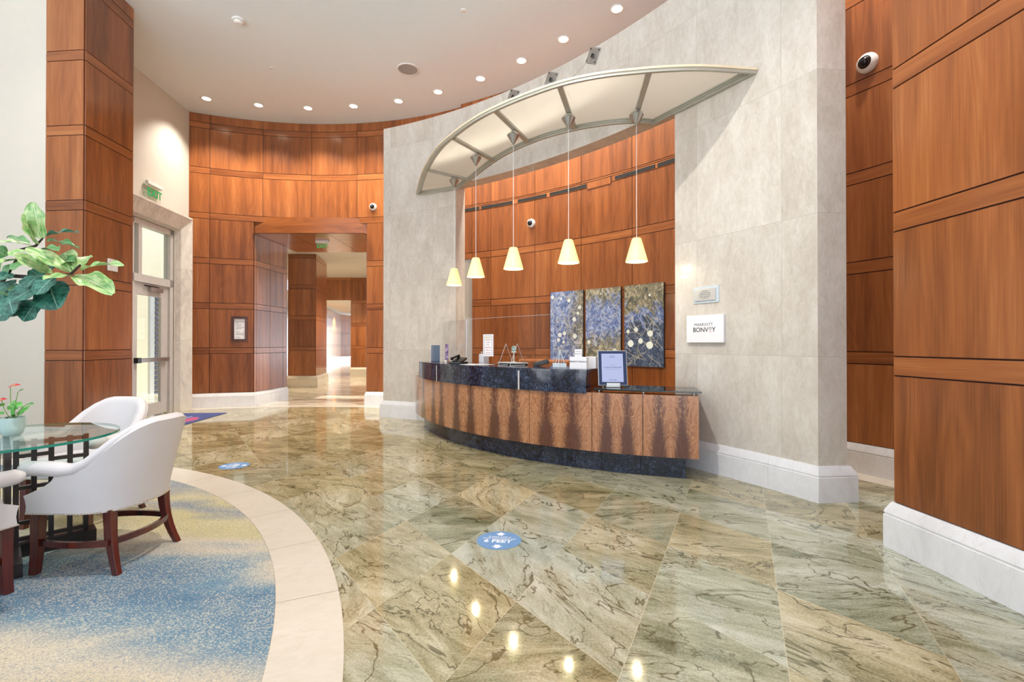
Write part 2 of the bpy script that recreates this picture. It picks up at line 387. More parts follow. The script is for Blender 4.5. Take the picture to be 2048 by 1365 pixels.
        for a, b in zip(prof, prof[1:]): pl.append(pl[-1]+math.hypot(a[0]-b[0], a[1]-b[1]))
        for i in range(n if closed else n-1):
            k = (i+1) % n
            for j in range(len(prof)-1):
                def P(q, e): return (A[q][0].x+A[q][1].x*prof[e][0], A[q][0].y+A[q][1].y*prof[e][0], prof[e][1])
                dk = dist[k] if k > i else dist[i]+(A[k][0]-A[i][0]).length
                pts = [P(i, j), P(k, j), P(k, j+1), P(i, j+1)]; u = [(dist[i]+uvs, pl[j]), (dk+uvs, pl[j]), (dk+uvs, pl[j+1]), (dist[i]+uvs, pl[j+1])]
                if side < 0: pts.reverse(); u.reverse()
                s.face(pts, u, mi)
        if not closed:
            for q, fl in ((0, False), (n-1, True)):
                r = [(A[q][0].x+A[q][1].x*o, A[q][0].y+A[q][1].y*o, z) for o, z in prof]
                if fl != (side < 0): r.reverse()
                s.face(r, None, mi)
        return s
    def prism(s, poly, z0, z1, mi=0, r=0.0):
        b = [(p[0], p[1], z0) for p in poly]; t = [(p[0], p[1], z1) for p in poly]
        s.face(list(reversed(b)), [(p[0], p[1]) for p in reversed(b)], mi, r); s.face(t, [(p[0], p[1]) for p in t], mi, r)
        d = 0.0
        for i in range(len(poly)):
            k = (i+1) % len(poly); L = math.hypot(poly[k][0]-poly[i][0], poly[k][1]-poly[i][1])
            s.face([b[i], b[k], t[k], t[i]], [(d, z0), (d+L, z0), (d+L, z1), (d, z1)], mi, r); d += L
        return s
    def arc_block(s, c, r0, r1, a0, a1, z0, z1, n=24, mi=0, r=0.0, u0=0.0, ur=None, caps=True):
        """solid ring sector; angles measured from +Y towards +X; uv on the r1 face in metres (or 0..1 with ur)"""
        def P(rr, a, z): return (c[0]+rr*math.sin(a), c[1]+rr*math.cos(a), z)
        L = abs(a1-a0)*r1
        for i in range(n):
            f0, f1 = i/n, (i+1)/n; b0, b1 = a0+(a1-a0)*f0, a0+(a1-a0)*f1
            if ur is None: U = [(u0+L*f0, z0), (u0+L*f1, z0), (u0+L*f1, z1), (u0+L*f0, z1)]
            else: U = [(f0, 0), (f1, 0), (f1, 1), (f0, 1)]
            s.face([P(r1, b0, z0), P(r1, b1, z0), P(r1, b1, z1), P(r1, b0, z1)], U, mi, r)
            s.face([P(r0, b1, z0), P(r0, b0, z0), P(r0, b0, z1), P(r0, b1, z1)], [U[1], U[0], U[3], U[2]], mi, r)
            for z in (z0, z1):
                s.face([P(r0, b0, z), P(r0, b1, z), P(r1, b1, z), P(r1, b0, z)], [(u0+L*f0, 0), (u0+L*f1, 0), (u0+L*f1, r1-r0), (u0+L*f0, r1-r0)], mi, r)
        if caps:
            for a in (a0, a1):
                s.face([P(r0, a, z0), P(r1, a, z0), P(r1, a, z1), P(r0, a, z1)], [(0, z0), (abs(r1-r0), z0), (abs(r1-r0), z1), (0, z1)], mi, r)
        return s
    def build(s, name, mats, parent=None, smooth=None, bevel=None, fix=False, subsurf=0):
        me = bpy.data.meshes.new(name); me.from_pydata(s.v, [], s.f)
        ul = me.uv_layers.new(name='UVMap'); k = 0
        flat = [c for f in s.uv for c in f]
        for i, c in enumerate(flat): ul.data[i].uv = c
        at = me.attributes.new('rnd', 'FLOAT', 'FACE'); at.data.foreach_set('value', s.r)
        for m in (mats if isinstance(mats, (list, tuple)) else [mats]): me.materials.append(M[m] if isinstance(m, str) else m)
        me.polygons.foreach_set('material_index', s.mi)
        if fix or bevel:
            bm = bmesh.new(); bm.from_mesh(me); bmesh.ops.remove_doubles(bm, verts=bm.verts, dist=1e-5)
            bmesh.ops.recalc_face_normals(bm, faces=bm.faces); bm.to_mesh(me); bm.free()
        if smooth is not None:
            me.polygons.foreach_set('use_smooth', [True]*len(me.polygons)); me.set_sharp_from_angle(angle=rad(smooth))
        me.update()
        o = bpy.data.objects.new(name, me); COL.objects.link(o)
        if parent is not None: o.parent = parent
        if bevel:
            b = o.modifiers.new('edge', 'BEVEL'); b.width = bevel; b.segments = 2; b.limit_method = 'ANGLE'; b.angle_limit = rad(50)
        if subsurf:
            b = o.modifiers.new('sub', 'SUBSURF'); b.levels = subsurf; b.render_levels = subsurf
        return o

def tag(o, label, cat, group=None):
    o['label'] = label; o['category'] = cat
    if group: o['group'] = group
    return o
def thing(name, label, cat, loc=(0, 0, 0), rotz=0.0, group=None):
    o = bpy.data.objects.new(name, None); COL.objects.link(o); o.location = loc; o.rotation_euler = (0, 0, rotz)
    o.empty_display_size = .1
    return tag(o, label, cat, group)
def struct(o, label=None):
    o['kind'] = 'structure'
    if label: o['label'] = label
    return o
def copy_tree(o, parent=None):
    c = o.copy(); COL.objects.link(c); c.parent = parent
    for ch in list(o.children): copy_tree(ch, c)
    return c
def frame_at(p, n, up=(0, 0, 1)):
    """matrix whose z axis is the outward normal n, y is up, x is to the right as seen from the front"""
    z = Vector(n).normalized(); y = Vector(up); y = (y-z*y.dot(z)).normalized(); x = y.cross(z)
    m = Matrix((x, y, z)).transposed().to_4x4(); m.translation = Vector(p); return m
def text_obj(name, s, size, mat, parent, mtx, bold=0.0, align='CENTER', ext=.0004, spacing=1.0, sx=1.0):
    cu = bpy.data.curves.new('tmp', 'FONT'); cu.body = s; cu.size = size; cu.align_x = align; cu.align_y = 'CENTER'
    cu.offset = bold*size; cu.extrude = ext; cu.space_character = spacing; cu.resolution_u = 3
    o = bpy.data.objects.new('tmp', cu); COL.objects.link(o)
    dg = bpy.context.evaluated_depsgraph_get(); me = bpy.data.meshes.new_from_object(o.evaluated_get(dg))
    bpy.data.objects.remove(o); bpy.data.curves.remove(cu)
    me.name = name; me.materials.clear(); me.materials.append(M[mat])
    if sx != 1.0: me.transform(Matrix.Diagonal((sx, 1, 1, 1)))
    t = bpy.data.objects.new(name, me); COL.objects.link(t); t.parent = parent; t.matrix_local = mtx
    return t
def arcp(c, r, a): return Vector((c[0]+r*math.sin(a), c[1]+r*math.cos(a)))

# ---------------------------------------------------------------- key geometry
HC = 6.10                                   # ceiling
W_C, W_R = (-4.02, 4.19), 6.285             # wood rotunda wall
S_C, S_R = (-5.82, .257), 9.227             # stone screen wall
R_C, R_R = (-5.5, .5), 10.15                # wood wall behind the desk
D_C = (2.957, 9.215)                        # desk front circle (convex towards the lobby)
BAND0, BANDS, BH = 1.185, .935, .0625       # wood rails
def rows(z0, z1):
    out = []; z = z0; k = 0
    while True:
        c = BAND0+BANDS*k
        if c-BH >= z1: break
        if c-BH > z0:
            out.append((z, c-BH, 'p')); out.append((c-BH, min(c+BH, z1), 'r')); z = c+BH
        k += 1
    if z < z1-.01: out.append((z, z1, 'p'))
    return out
def wood_cells(mb, P, N, cells, ds=.12, g=.005, depth=.012):
    """P(s) plan point, N(s) outward normal; cells (s0,s1,z0,z1,type)"""
    for s0, s1, z0, z1, ty in cells:
        L = s1-s0; n = max(1, int(math.ceil(abs(L)/ds))); r = random.random()
        def pt(s, z, o):
            p, q = P(s), N(s); return (p[0]+q[0]*o, p[1]+q[1]*o, z)
        for i in range(n):
            a, b = s0+L*i/n, s0+L*(i+1)/n
            mb.face([pt(a, z0, 0), pt(b, z0, 0), pt(b, z1, 0), pt(a, z1, 0)], None, 1)
            a2 = s0+g if i == 0 else a; b2 = s1-g if i == n-1 else b
            q = [(a2, z0+g), (b2, z0+g), (b2, z1-g), (a2, z1-g)]
            uv = [(x, z) for x, z in q] if ty == 'p' else [(z, x) for x, z in q]
            mb.face([pt(x, z, depth) for x, z in q], uv, 0, r)
            mb.face([pt(a2, z0+g, 0), pt(b2, z0+g, 0), pt(b2, z0+g, depth), pt(a2, z0+g, depth)], None, 0, r)
            mb.face([pt(a2, z1-g, depth), pt(b2, z1-g, depth), pt(b2, z1-g, 0), pt(a2, z1-g, 0)], None, 0, r)
        for x in (s0+g, s1-g):
            mb.face([pt(x, z0+g, 0), pt(x, z0+g, depth), pt(x, z1-g, depth), pt(x, z1-g, 0)], None, 0, r)

# ---------------------------------------------------------------- floors, ceilings
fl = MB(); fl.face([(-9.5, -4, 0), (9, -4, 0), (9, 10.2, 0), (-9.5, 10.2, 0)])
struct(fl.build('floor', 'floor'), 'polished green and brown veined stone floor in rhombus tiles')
fl = MB(); fl.face([(-30, 10.2, 0), (9, 10.2, 0), (9, 48, 0), (-30, 48, 0)])
struct(fl.build('floor_passage', 'passage_floor'), 'cream limestone passage floor with dark inlaid strips')
cl = MB(); cl.face([(-6.8, 10.6, HC), (9, 10.6, HC), (9, -3, HC), (-9.5, -3, HC), (-9.5, 6.36, HC), (-6.5, 6.36, HC)])
struct(cl.build('ceiling', 'ceiling'), 'pale beige lobby ceiling')
RC_ = (-5.635, .411); RO, RI = 5.19, 4.885
a0, a1 = rad(-20), rad(150)
mb = MB()
for k in range(20):                          # ring of limestone slabs with hairline joints
    b0 = a0+(a1-a0)*k/20; b1 = a0+(a1-a0)*(k+1)/20-.0008
    mb.arc_block(RC_, RI, RO, b0, b1, -.01, .004, 8, r=random.random())
struct(mb.build('trim_1', 'lime'), 'curved cream limestone border between carpet and stone floor')
mb = MB(); n = 60
mb.face([(RC_[0]+RI*math.sin(a0+(a1-a0)*k/n), RC_[1]+RI*math.cos(a0+(a1-a0)*k/n), .003) for k in range(n, -1, -1)]+[(-9.5, 5.0, .003), (-9.5, -4, .003)])
struct(mb.build('floor_carpet', 'carpet', fix=False), 'round blue, yellow and grey dappled carpet')
# limestone strip along the wood rotunda wall and the wall beside the pillar
mb = MB()
mb.arc_block(W_C, 5.98, 6.23, rad(-24.5), rad(14), -.01, .003, 40)
struct(mb.build('trim_2', 'lime'), 'pale limestone floor strip along the wood wall')
mb = MB(); mb.arc_block(R_C, 9.85, 10.12, rad(58), rad(70), -.01, .003, 20)
struct(mb.build('trim_3', 'lime'), 'pale limestone floor strip beside the wood pillar')

# ---------------------------------------------------------------- rotunda wood wall (far wall with the doorway)
def PW(s): a = s/W_R; return (W_C[0]+W_R*math.sin(a), W_C[1]+W_R*math.cos(a))
def NW(s): a = s/W_R; return (-math.sin(a), -math.cos(a))
def A2S(d): return rad(d)*W_R
seams = [-26.0, -21.16, -12.05, -2.92, 6.16, 15.27, 24.38, 32.2]
DL, DR, DT = -13.64, 8.2, BAND0+3*BANDS-BH
cells = []
for z0, z1, ty in rows(.30, HC):
    low = z1 <= DT+.001
    ss = [-26.0, -21.16, DL] if low else seams[:]
    for a, b in zip(ss, ss[1:]): cells.append((A2S(a), A2S(b), z0, z1, ty))
    if low:
        for a, b in ((DR, 15.27), (15.27, 24.38), (24.38, 26.5)): cells.append((A2S(a), A2S(b), z0, z1, ty))
mb = MB(); wood_cells(mb, PW, NW, cells)
struct(mb.build('wall_back', ['wood', 'groove'], fix=True), 'curved cherry wood panelled wall with the passage doorway')
BPROF = [(.0, .30), (.014, .297), (.04, .245), (.045, .225), (.041, .222), (.041, .212), (.046, .209), (.046, .0)]
mb = MB()
mb.sweep([PW(A2S(a)) for a in (-26, -24, -22, -20, -18, -16, DL)]+[(-5.49, 10.9), (-5.42, 11.64)], BPROF, side=-1)
mb.sweep([(-3.19, 11.64), (-3.14, 10.9), PW(A2S(DR))]+[PW(A2S(a)) for a in (10, 12, 14, 16, 18)], BPROF, side=-1)
struct(mb.build('baseboard_back', 'marble', smooth=25, fix=True), 'white marble baseboard under the curved wood wall')

def seg_path(pts):
    V = [Vector(p).to_2d() for p in pts]; L = [0.0]
    for a, b in zip(V, V[1:]): L.append(L[-1]+(b-a).length)
    def P(s):
        for i in range(len(L)-1):
            if s <= L[i+1]+1e-7 or i == len(L)-2:
                t = (s-L[i])/(L[i+1]-L[i]); p = V[i].lerp(V[i+1], t); return (p.x, p.y)
    return P, L
def flat_wood(name, pts, z0, z1, label, splits=None, side=1, holes=None):
    """panelled faces along a plan polyline; normal to the left of travel*side"""
    mb = MB()
    for i, (a, b) in enumerate(zip(pts, pts[1:])):
        A, B = Vector(a).to_2d(), Vector(b).to_2d(); d = (B-A).normalized(); L = (B-A).length; nn = Vector((-d.y, d.x))*side
        sp = [0.0]+[L*f for f in (splits[i] if splits else [])]+[L]
        cells = []
        for q0, q1, ty in rows(z0, z1):
            for s0, s1 in zip(sp, sp[1:]): cells.append((s0, s1, q0, q1, ty))
        if holes: cells = holes(i, cells)
        wood_cells(mb, lambda s: tuple(A+d*s), lambda s: tuple(nn), cells, ds=10)
    return struct(mb.build(name, ['wood', 'groove'], fix=True), label)
# passage: side walls, soffit, lounge beyond
SOF = 3.67
jl = PW(A2S(DL)); jr = PW(A2S(DR))
flat_wood('wall_passage_left', [jl, (-5.42, 11.64)], .30, SOF, 'wood panelled left side of the passage', [[.06, .45, .85]], -1)
flat_wood('wall_passage_right', [(-3.19, 11.64), jr], .30, SOF, 'wood panelled right side of the passage', [[.5]], -1)
mb = MB(); mb.face([(jl[0]-.1, jl[1]+.02, SOF), (jr[0]+.1, jr[1]+.02, SOF), (jr[0]+.1, jr[1]+.02, DT+.12), (jl[0]-.1, jl[1]+.02, DT+.12)], [(SOF, 0), (SOF, 2.4), (DT, 2.4), (DT, 0)], 0, .15)
for k in range(3):
    x0, x1 = jl[0]+(jr[0]-jl[0])*k/3, jl[0]+(jr[0]-jl[0])*(k+1)/3-.012
    mb.face([(x0, 10.25, SOF), (x0, 12.35, SOF), (x1, 12.35, SOF), (x1, 10.25, SOF)], [(0, x0), (2.1, x0), (2.1, x1), (0, x1)], 1, random.random())
mb.face([(jl[0], 10.25, SOF+.01), (jl[0], 12.35, SOF+.01), (jr[0], 12.35, SOF+.01), (jr[0], 10.25, SOF+.01)], None, 2)
mb.face([(jl[0], 12.35, SOF), (jl[0], 12.35, 4.1), (jr[0], 12.35, 4.1), (jr[0], 12.35, SOF)], None, 0, .3)
struct(mb.build('ceiling_passage', ['wood', 'wood_soffit', 'groove']), 'lowered wood soffit over the passage')
mb = MB(); LC = 4.06
mb.face([(-5.9, 12.3, LC), (-6.9, 14.0, LC), (-14.5, 15.5, LC), (-14.5, 20.6, LC), (4, 20.6, LC), (4, 12.3, LC)], None, 0)
mb.face([(-22, 20.6, 3.62), (-22, 48, 3.62), (4, 48, 3.62), (4, 20.6, 3.62)], None, 0)
struct(mb.build('ceiling_lounge', ['paint']), 'cream ceiling beyond the passage')
mb = MB(); mb.face([(-14.5, 15.5, 0), (-14.5, 20.6, 0), (-14.5, 20.6, LC), (-14.5, 15.5, LC)]); mb.face([(-6.9, 14.0, 0), (-5.75, 11.7, 0), (-5.75, 11.7, LC), (-6.9, 14.0, LC)]); mb.face([(-14.5, 15.5, 0), (-6.9, 14.0, 0), (-6.9, 14.0, LC), (-14.5, 15.5, LC)]); mb.face([(-3, 11.7, 0), (4, 11.7, 0), (4, 11.7, LC), (-3, 11.7, LC)])
struct(mb.build('wall_lounge', 'paint'), 'cream wall of the room beyond the passage')
flat_wood('pillar_passage', [(-6.79, 15.6), (-6.79, 14.67), (-5.96, 14.67), (-6.30, 16.4)], .36, LC, 'dark wood panelled column standing in the passage', [[], [], []], -1)
mb = MB(); mb.sweep([(-6.79, 15.6), (-6.79, 14.67), (-5.96, 14.67), (-6.30, 16.4)], [(o*1.6, z*1.2) for o, z in BPROF], side=-1)
struct(mb.build('baseboard_passage', 'lime', fix=True), 'limestone base of the passage column')
def far_holes(i, cells): return cells
mb = MB(); cells = []
for z0, z1, ty in rows(.36, LC):
    for s0, s1 in ((-8.9, -7.75), (-6.62, -5.75), (-5.75, -4.6), (-4.6, -3.0)):
        cells.append((s0, s1, z0, z1, ty))
    if z0 > 3.1: cells.append((-7.75, -6.62, z0, z1, ty))
    elif z1 > 3.19: cells.append((-7.75, -6.62, 3.19, z1, ty))
wood_cells(mb, lambda s: (s, 19.85), lambda s: (0, -1), cells, ds=10)
struct(mb.build('wall_far', ['wood', 'groove'], fix=True), 'wood wall with a tall opening at the end of the passage')
mb = MB(); mb.sweep([(-6.62, 19.83), (-3.0, 19.83)], [(o*1.5, z*1.2) for o, z in BPROF], side=-1)
struct(mb.build('baseboard_far', 'lime', fix=True), 'limestone base of the far wood wall')
flat_wood('wall_corridor', [(-11.0, 27.5), (-12.75, 36.0), (-12.2, 38.5)], .36, 3.5, 'lit wood wall of the distant corridor', [[.33, .66], [.5]], -1)
mb = MB(); mb.box((-11.5, 39.2, 1.4), (1.6, .06, 2.6))
struct(mb.build('window_2', 'window_bright'), 'bright daylit glazing at the end of the corridor')

# ---------------------------------------------------------------- wood wall behind the desk
def PR(s): a = s/R_R; return (R_C[0]+R_R*math.sin(a), R_C[1]+R_R*math.cos(a))
def NR(s): a = s/R_R; return (-math.sin(a), -math.cos(a))
def R2S(d): return rad(d)*R_R
seams = [26.2, 27.72, 30.18, 35.69, 41.10, 46.54, 51.97, 57.4, 62.85, 68.3, 72.0]
cells = []
SL = BAND0+3*BANDS
for z0, z1, ty in rows(.30, HC):
    c = (z0+z1)/2
    for a, b in zip(seams, seams[1:]):
        if a < 27 and z1 < 3.0: continue
        if abs(c-SL) < .02 and a < 55: z0_, z1_, ty_ = SL+.035, SL+BH, 'r'; cells.append((R2S(a), R2S(b), SL-BH, SL+.035, 'p')); cells.append((R2S(a), R2S(b), z0_, z1_, ty_)); continue
        cells.append((R2S(a), R2S(b), z0, z1, ty))
mb = MB(); wood_cells(mb, PR, NR, cells)
struct(mb.build('wall_reception_back', ['wood', 'groove'], fix=True), 'cherry wood panelled wall behind the reception desk')
mb = MB(); mb.sweep([PR(R2S(a)) for a in (30, 34, 38, 42, 46, 50, 54, 57, 59, 61, 62.85, 64.5, 66, 68, 70, 72)], BPROF, side=-1)
struct(mb.build('baseboard_reception_back', 'marble', smooth=25, fix=True), 'pale marble baseboard beside the wood pillar')
# return wall beside the back-office opening
mb = MB(); p = PR(R2S(26.2)); q = PR(R2S(27.9))
mb.box(((p[0]+q[0])/2-.02, (p[1]+q[1])/2+.30, 1.5), (.7, .08, 3.0)); mb.box(((p[0]+q[0])/2-.02, (p[1]+q[1])/2+.25, .9), (.6, .04, 1.8), None, 1)
struct(mb.build('door_2', ['paint', 'white_plastic']), 'pale back-office door leaf left of the wood wall')
# linear air slots and access panel
for i, (d0, d1) in enumerate(((26.4, 28.65), (28.95, 32.9), (33.6, 37.1), (37.5, 41.7), (44.8, 48.8), (49.05, 51.6))):
    mb = MB(); mb.arc_block(R_C, R_R-.018, R_R-.004, rad(d0), rad(d1), SL-.045, SL+.012, 10)
    tag(mb.build('air_slot', 'slot', fix=True), 'black linear air slot, ' + ['first', 'second', 'third', 'fourth', 'fifth', 'sixth'][i] + ' from the left on the wood wall behind the desk', 'air vent', 'linear air slots behind the desk')
mb = MB(); mb.arc_block(R_C, R_R-.022, R_R-.004, rad(41.85), rad(44.35), SL-.085, SL+.02, 8, r=.7)
mb.arc_block(R_C, R_R-.016, R_R-.003, rad(41.8), rad(44.4), SL-.09, SL+.025, 8, mi=1)
tag(mb.build('access_panel', ['wood', 'groove'], fix=True), 'small wooden access panel between the black air slots', 'access panel')

# ---------------------------------------------------------------- stone screen wall
ST, LT = 5.25, 4.0
SB = S_R+.245
def stone_block(mb, d0, d1, z0, z1, n, e0=None, e1=None):
    a0, a1 = rad(d0), rad(d1); b0, b1 = rad(d0 if e0 is None else e0), rad(d1 if e1 is None else e1)
    F = [arcp(S_C, S_R, a0+(a1-a0)*k/n) for k in range(n+1)]; B = [arcp(S_C, SB, b0+(b1-b0)*k/n) for k in range(n+1)]
    U = [S_R*(a0+(a1-a0)*k/n) for k in range(n+1)]
    for k in range(n):
        f0, f1, g0, g1 = F[k], F[k+1], B[k], B[k+1]
        mb.face([(*f0, z0), (*f0, z1), (*f1, z1), (*f1, z0)], [(U[k], z0), (U[k], z1), (U[k+1], z1), (U[k+1], z0)])
        mb.face([(*g1, z0), (*g1, z1), (*g0, z1), (*g0, z0)], [(U[k+1], z0), (U[k+1], z1), (U[k], z1), (U[k], z0)])
        mb.face([(*f0, z1), (*g0, z1), (*g1, z1), (*f1, z1)], [(U[k], 0), (U[k], .25), (U[k+1], .25), (U[k+1], 0)])
        mb.face([(*f1, z0), (*g1, z0), (*g0, z0), (*f0, z0)], [(U[k+1], 0), (U[k+1], .25), (U[k], .25), (U[k], 0)])
    for f, g, k in ((F[0], B[0], 0), (F[-1], B[-1], n)):
        q = [(*f, z0), (*g, z0), (*g, z1), (*f, z1)]; u = [(U[k]+.3, z0), (U[k]+.55, z0), (U[k]+.55, z1), (U[k]+.3, z1)]
        if k == n: pass
        else: q.reverse(); u.reverse()
        mb.face(q, u)
SA0, SJ0, SJ1, SA1, SE1 = 22.14, 31.93, 55.99, 65.54, 66.06
mb = MB()
stone_block(mb, SA0, SJ0, 0, ST, 14); stone_block(mb, SJ0, SJ1, LT, ST, 34); stone_block(mb, SJ1, SA1, 0, ST, 14, None, SE1)
struct(mb.build('wall_reception', 'stone', smooth=20, fix=True), 'curved beige stone screen wall framing the reception desk')
mb = MB()
path = [arcp(S_C, SB, rad(SA0)), arcp(S_C, S_R, rad(SA0))]+[arcp(S_C, S_R, rad(SA0+(SJ0-SA0)*k/10)) for k in range(1, 11)]+[arcp(S_C, SB, rad(SJ0))]
mb.sweep(path, BPROF, side=-1)
path = [arcp(S_C, SB, rad(SJ1))]+[arcp(S_C, S_R, rad(SJ1+(SA1-SJ1)*k/10)) for k in range(11)]+[arcp(S_C, SB, rad(SE1)), arcp(S_C, SB, rad(SE1-1.5))]
mb.sweep(path, BPROF, side=-1)
struct(mb.build('baseboard_reception', 'marble', smooth=25, fix=True), 'white marble baseboard of the stone screen wall')

# ---------------------------------------------------------------- right wood pillar
flat_wood('pillar_right', [(4.2, 3.30), (2.497, 3.155), (2.66, .9), (2.8, -1.2)], .30, HC, 'large cherry wood panelled pillar at the right', [[], [], []], -1)
mb = MB(); mb.sweep([(4.2, 3.30), (2.497, 3.155), (2.66, .9), (2.8, -1.2)], BPROF, side=-1)
struct(mb.build('baseboard_right', 'marble', smooth=25, fix=True), 'white marble baseboard of the wood pillar')

# ---------------------------------------------------------------- left: cream walls, wood pillar, entrance door
AX = Vector((-.084, .9965)).normalized(); NX = Vector((AX.y, -AX.x))       # wall direction and its normal into the lobby
O_L = Vector((-6.485, 8.23))
def LW(y, out, z):                                                          # y = world-ish depth along the left wall
    p = O_L+AX*(y-8.23)+NX*out; return (p.x, p.y, z)
flat_wood('pillar_left', [(-5.835, 6.045), (-5.32, 6.0), (-5.395, 6.86), (-6.4, 6.80)], .30, HC, 'tall cherry wood panelled pillar at the left', [[], [], []], -1)
mb = MB(); mb.sweep([(-5.835, 6.045), (-5.32, 6.0), (-5.395, 6.86), (-6.4, 6.80)], BPROF, side=-1)
mb.sweep([(-9.5, 6.36), (-5.84, 6.06)], BPROF, side=-1)
struct(mb.build('baseboard_left', 'marble', smooth=25, fix=True), 'white marble baseboard of the left pillar and cream wall')
mb = MB(); mb.face([(-9.5, 6.36, 0), (-5.83, 6.055, 0), (-5.83, 6.055, HC), (-9.5, 6.36, HC)])
mb.face([(-9.5, 1.5, 0), (-9.5, 6.36, 0), (-9.5, 6.36, HC), (-9.5, 1.5, HC)])  # unseen side wall, added to cut daylight on the cream wall
struct(mb.build('wall_left_front', 'paint'), 'plain cream wall left of the wood pillar, plus an unseen daylight-blocking side wall')
FO0, FO1, FT = 8.26, 9.43, 3.53
mb = MB()
for y0, y1, z0, z1 in ((6.7, FO0, 0, HC), (FO0, FO1, FT, HC), (FO1, 10.2, 0, HC)):
    mb.face([LW(y1, 0, z0), LW(y0, 0, z0), LW(y0, 0, z1), LW(y1, 0, z1)]); mb.face([LW(y0, -.2, z0), LW(y1, -.2, z0), LW(y1, -.2, z1), LW(y0, -.2, z1)])
struct(mb.build('wall_left', 'paint'), 'cream plaster wall above and beside the glass entrance door')
# splayed marble portal
mb = MB(); po, pi_ = .22, .09; zo, zi = 3.80, 3.57; ye, ys = 9.645, 7.2
mb.face([LW(ye, po, 0), LW(9.48, pi_, 0), LW(9.48, pi_, zi), LW(ye, po, zo)], [(0, 0), (.25, 0), (.25, zi), (0, zo)])
mb.face([LW(ye, po, zo), LW(9.48, pi_, zi), LW(ys, pi_, zi), LW(ys, po, zo)], [(9.7, 0), (9.5, .3), (7.2, .3), (7.2, 0)])
mb.face([LW(9.48, pi_, 0), LW(9.43, -.06, 0), LW(9.43, -.06, zi-.03), LW(9.48, pi_, zi)], [(.4, 0), (.6, 0), (.6, zi), (.4, zi)])
mb.face([LW(9.48, pi_, zi), LW(9.43, -.06, zi-.03), LW(ys, -.06, zi-.03), LW(ys, pi_, zi)], [(2.3, .4), (2.3, .6), (0, .6), (0, .4)])
mb.face([LW(ye, po, zo), LW(ys, po, zo), LW(ys, -.02, zo), LW(ye, -.02, zo)]); mb.face([LW(ye, po, 0), LW(ye, po, zo), LW(ye, -.02, zo), LW(ye, -.02, 0)])
mb.face([LW(ye, po, zo), LW(ye, po, zo+.03), LW(ys, po, zo+.03), LW(ys, po, zo)])
struct(mb.build('trim_4', 'calacatta'), 'splayed veined marble surround of the entrance door')
def lwbox(mb, y0, y1, z0, z1, o0, o1, mi=0):
    R = Matrix(((NX.x, AX.x, 0), (NX.y, AX.y, 0), (0, 0, 1)))
    p = LW((y0+y1)/2, (o0+o1)/2, (z0+z1)/2); mb.box(p, (abs(o1-o0), abs(y1-y0), abs(z1-z0)), R, mi); return mb
d1 = bpy.data.objects.new('window_1', None); COL.objects.link(d1); struct(d1, 'white framed transom window over the entrance door')
mb = MB()
for a in ((9.33, 9.43, 0, FT), (8.26, 8.33, 0, FT), (8.26, 9.43, 3.43, FT), (8.26, 9.43, 2.42, 2.56), (8.44, 8.53, 2.56, 3.43)): lwbox(mb, *a, -.14, -.02)
mb.build('window_frame', 'frame_metal', d1, bevel=.004)
mb = MB(); lwbox(mb, 8.53, 9.33, 2.56, 3.43, -.085, -.075); lwbox(mb, 8.33, 8.44, 2.56, 3.43, -.085, -.075); mb.build('pane', 'glass', d1)
dr = bpy.data.objects.new('door_1', None); COL.objects.link(dr); struct(dr, 'glass entrance door in a grey metal frame')
mb = MB()
for a in ((8.33, 8.47, .02, 2.42), (9.13, 9.33, .02, 2.42), (8.47, 9.13, .02, .24), (8.47, 9.13, 2.20, 2.42)): lwbox(mb, *a, -.11, -.06)
mb.build('door_frame', 'frame_metal', dr, bevel=.004)
mb = MB(); lwbox(mb, 8.47, 9.13, .24, 2.20, -.09, -.08); mb.build('pane', 'glass', dr)
mb = MB(); lwbox(mb, 8.36, 9.27, 1.0, 1.075, -.045, .02); b = mb.build('panic_bar', 'metal', dr, bevel=.012)
mb = MB(); lwbox(mb, 8.345, 8.45, .99, 1.085, -.05, .035); mb.build('latch_housing', 'black', b, bevel=.008)
mb = MB(); lwbox(mb, 8.75, 9.1, 2.28, 2.36, -.06, .0); lwbox(mb, 8.62, 9.0, 2.36, 2.38, -.04, -.01, 1); mb.build('door_closer', ['metal', 'black'], dr, bevel=.005)
# the building opposite
mb = MB(); mb.face([(-9.6, 14.4, -.8), (-9.6, 3, -.8), (-9.6, 3, 5), (-9.6, 14.4, 5)])
struct(mb.build('wall_outside', 'stucco'), 'sunlit cream wall of the building outside the door')
mb = MB(); mb.face([(-9.6, 6.5, -.5), (-6.6, 6.5, -.5), (-6.8, 10.0, -.5), (-6.2, 11.7, -.5), (-6.9, 14.0, -.5), (-9.6, 14.4, -.5)])
struct(mb.build('pavement', 'stucco'), 'pale pavement outside the door')
lv = thing('louver_grille', 'tall blue louvered grille on the wall outside the glass door', 'grille', (-9.6, 12.98, -.5))
mb = MB(); mb.box((.032, 0, 1.72), (.06, .46, 2.9)); mb.build('backing', 'louver_frame', lv)
for k in range(21):
    mb = MB(); mb.box((.075, .06, .38+k*.134), (.03, .27, .085), Matrix.Rotation(rad(-20), 3, 'Y')); mb.build('louver', 'louver', lv)
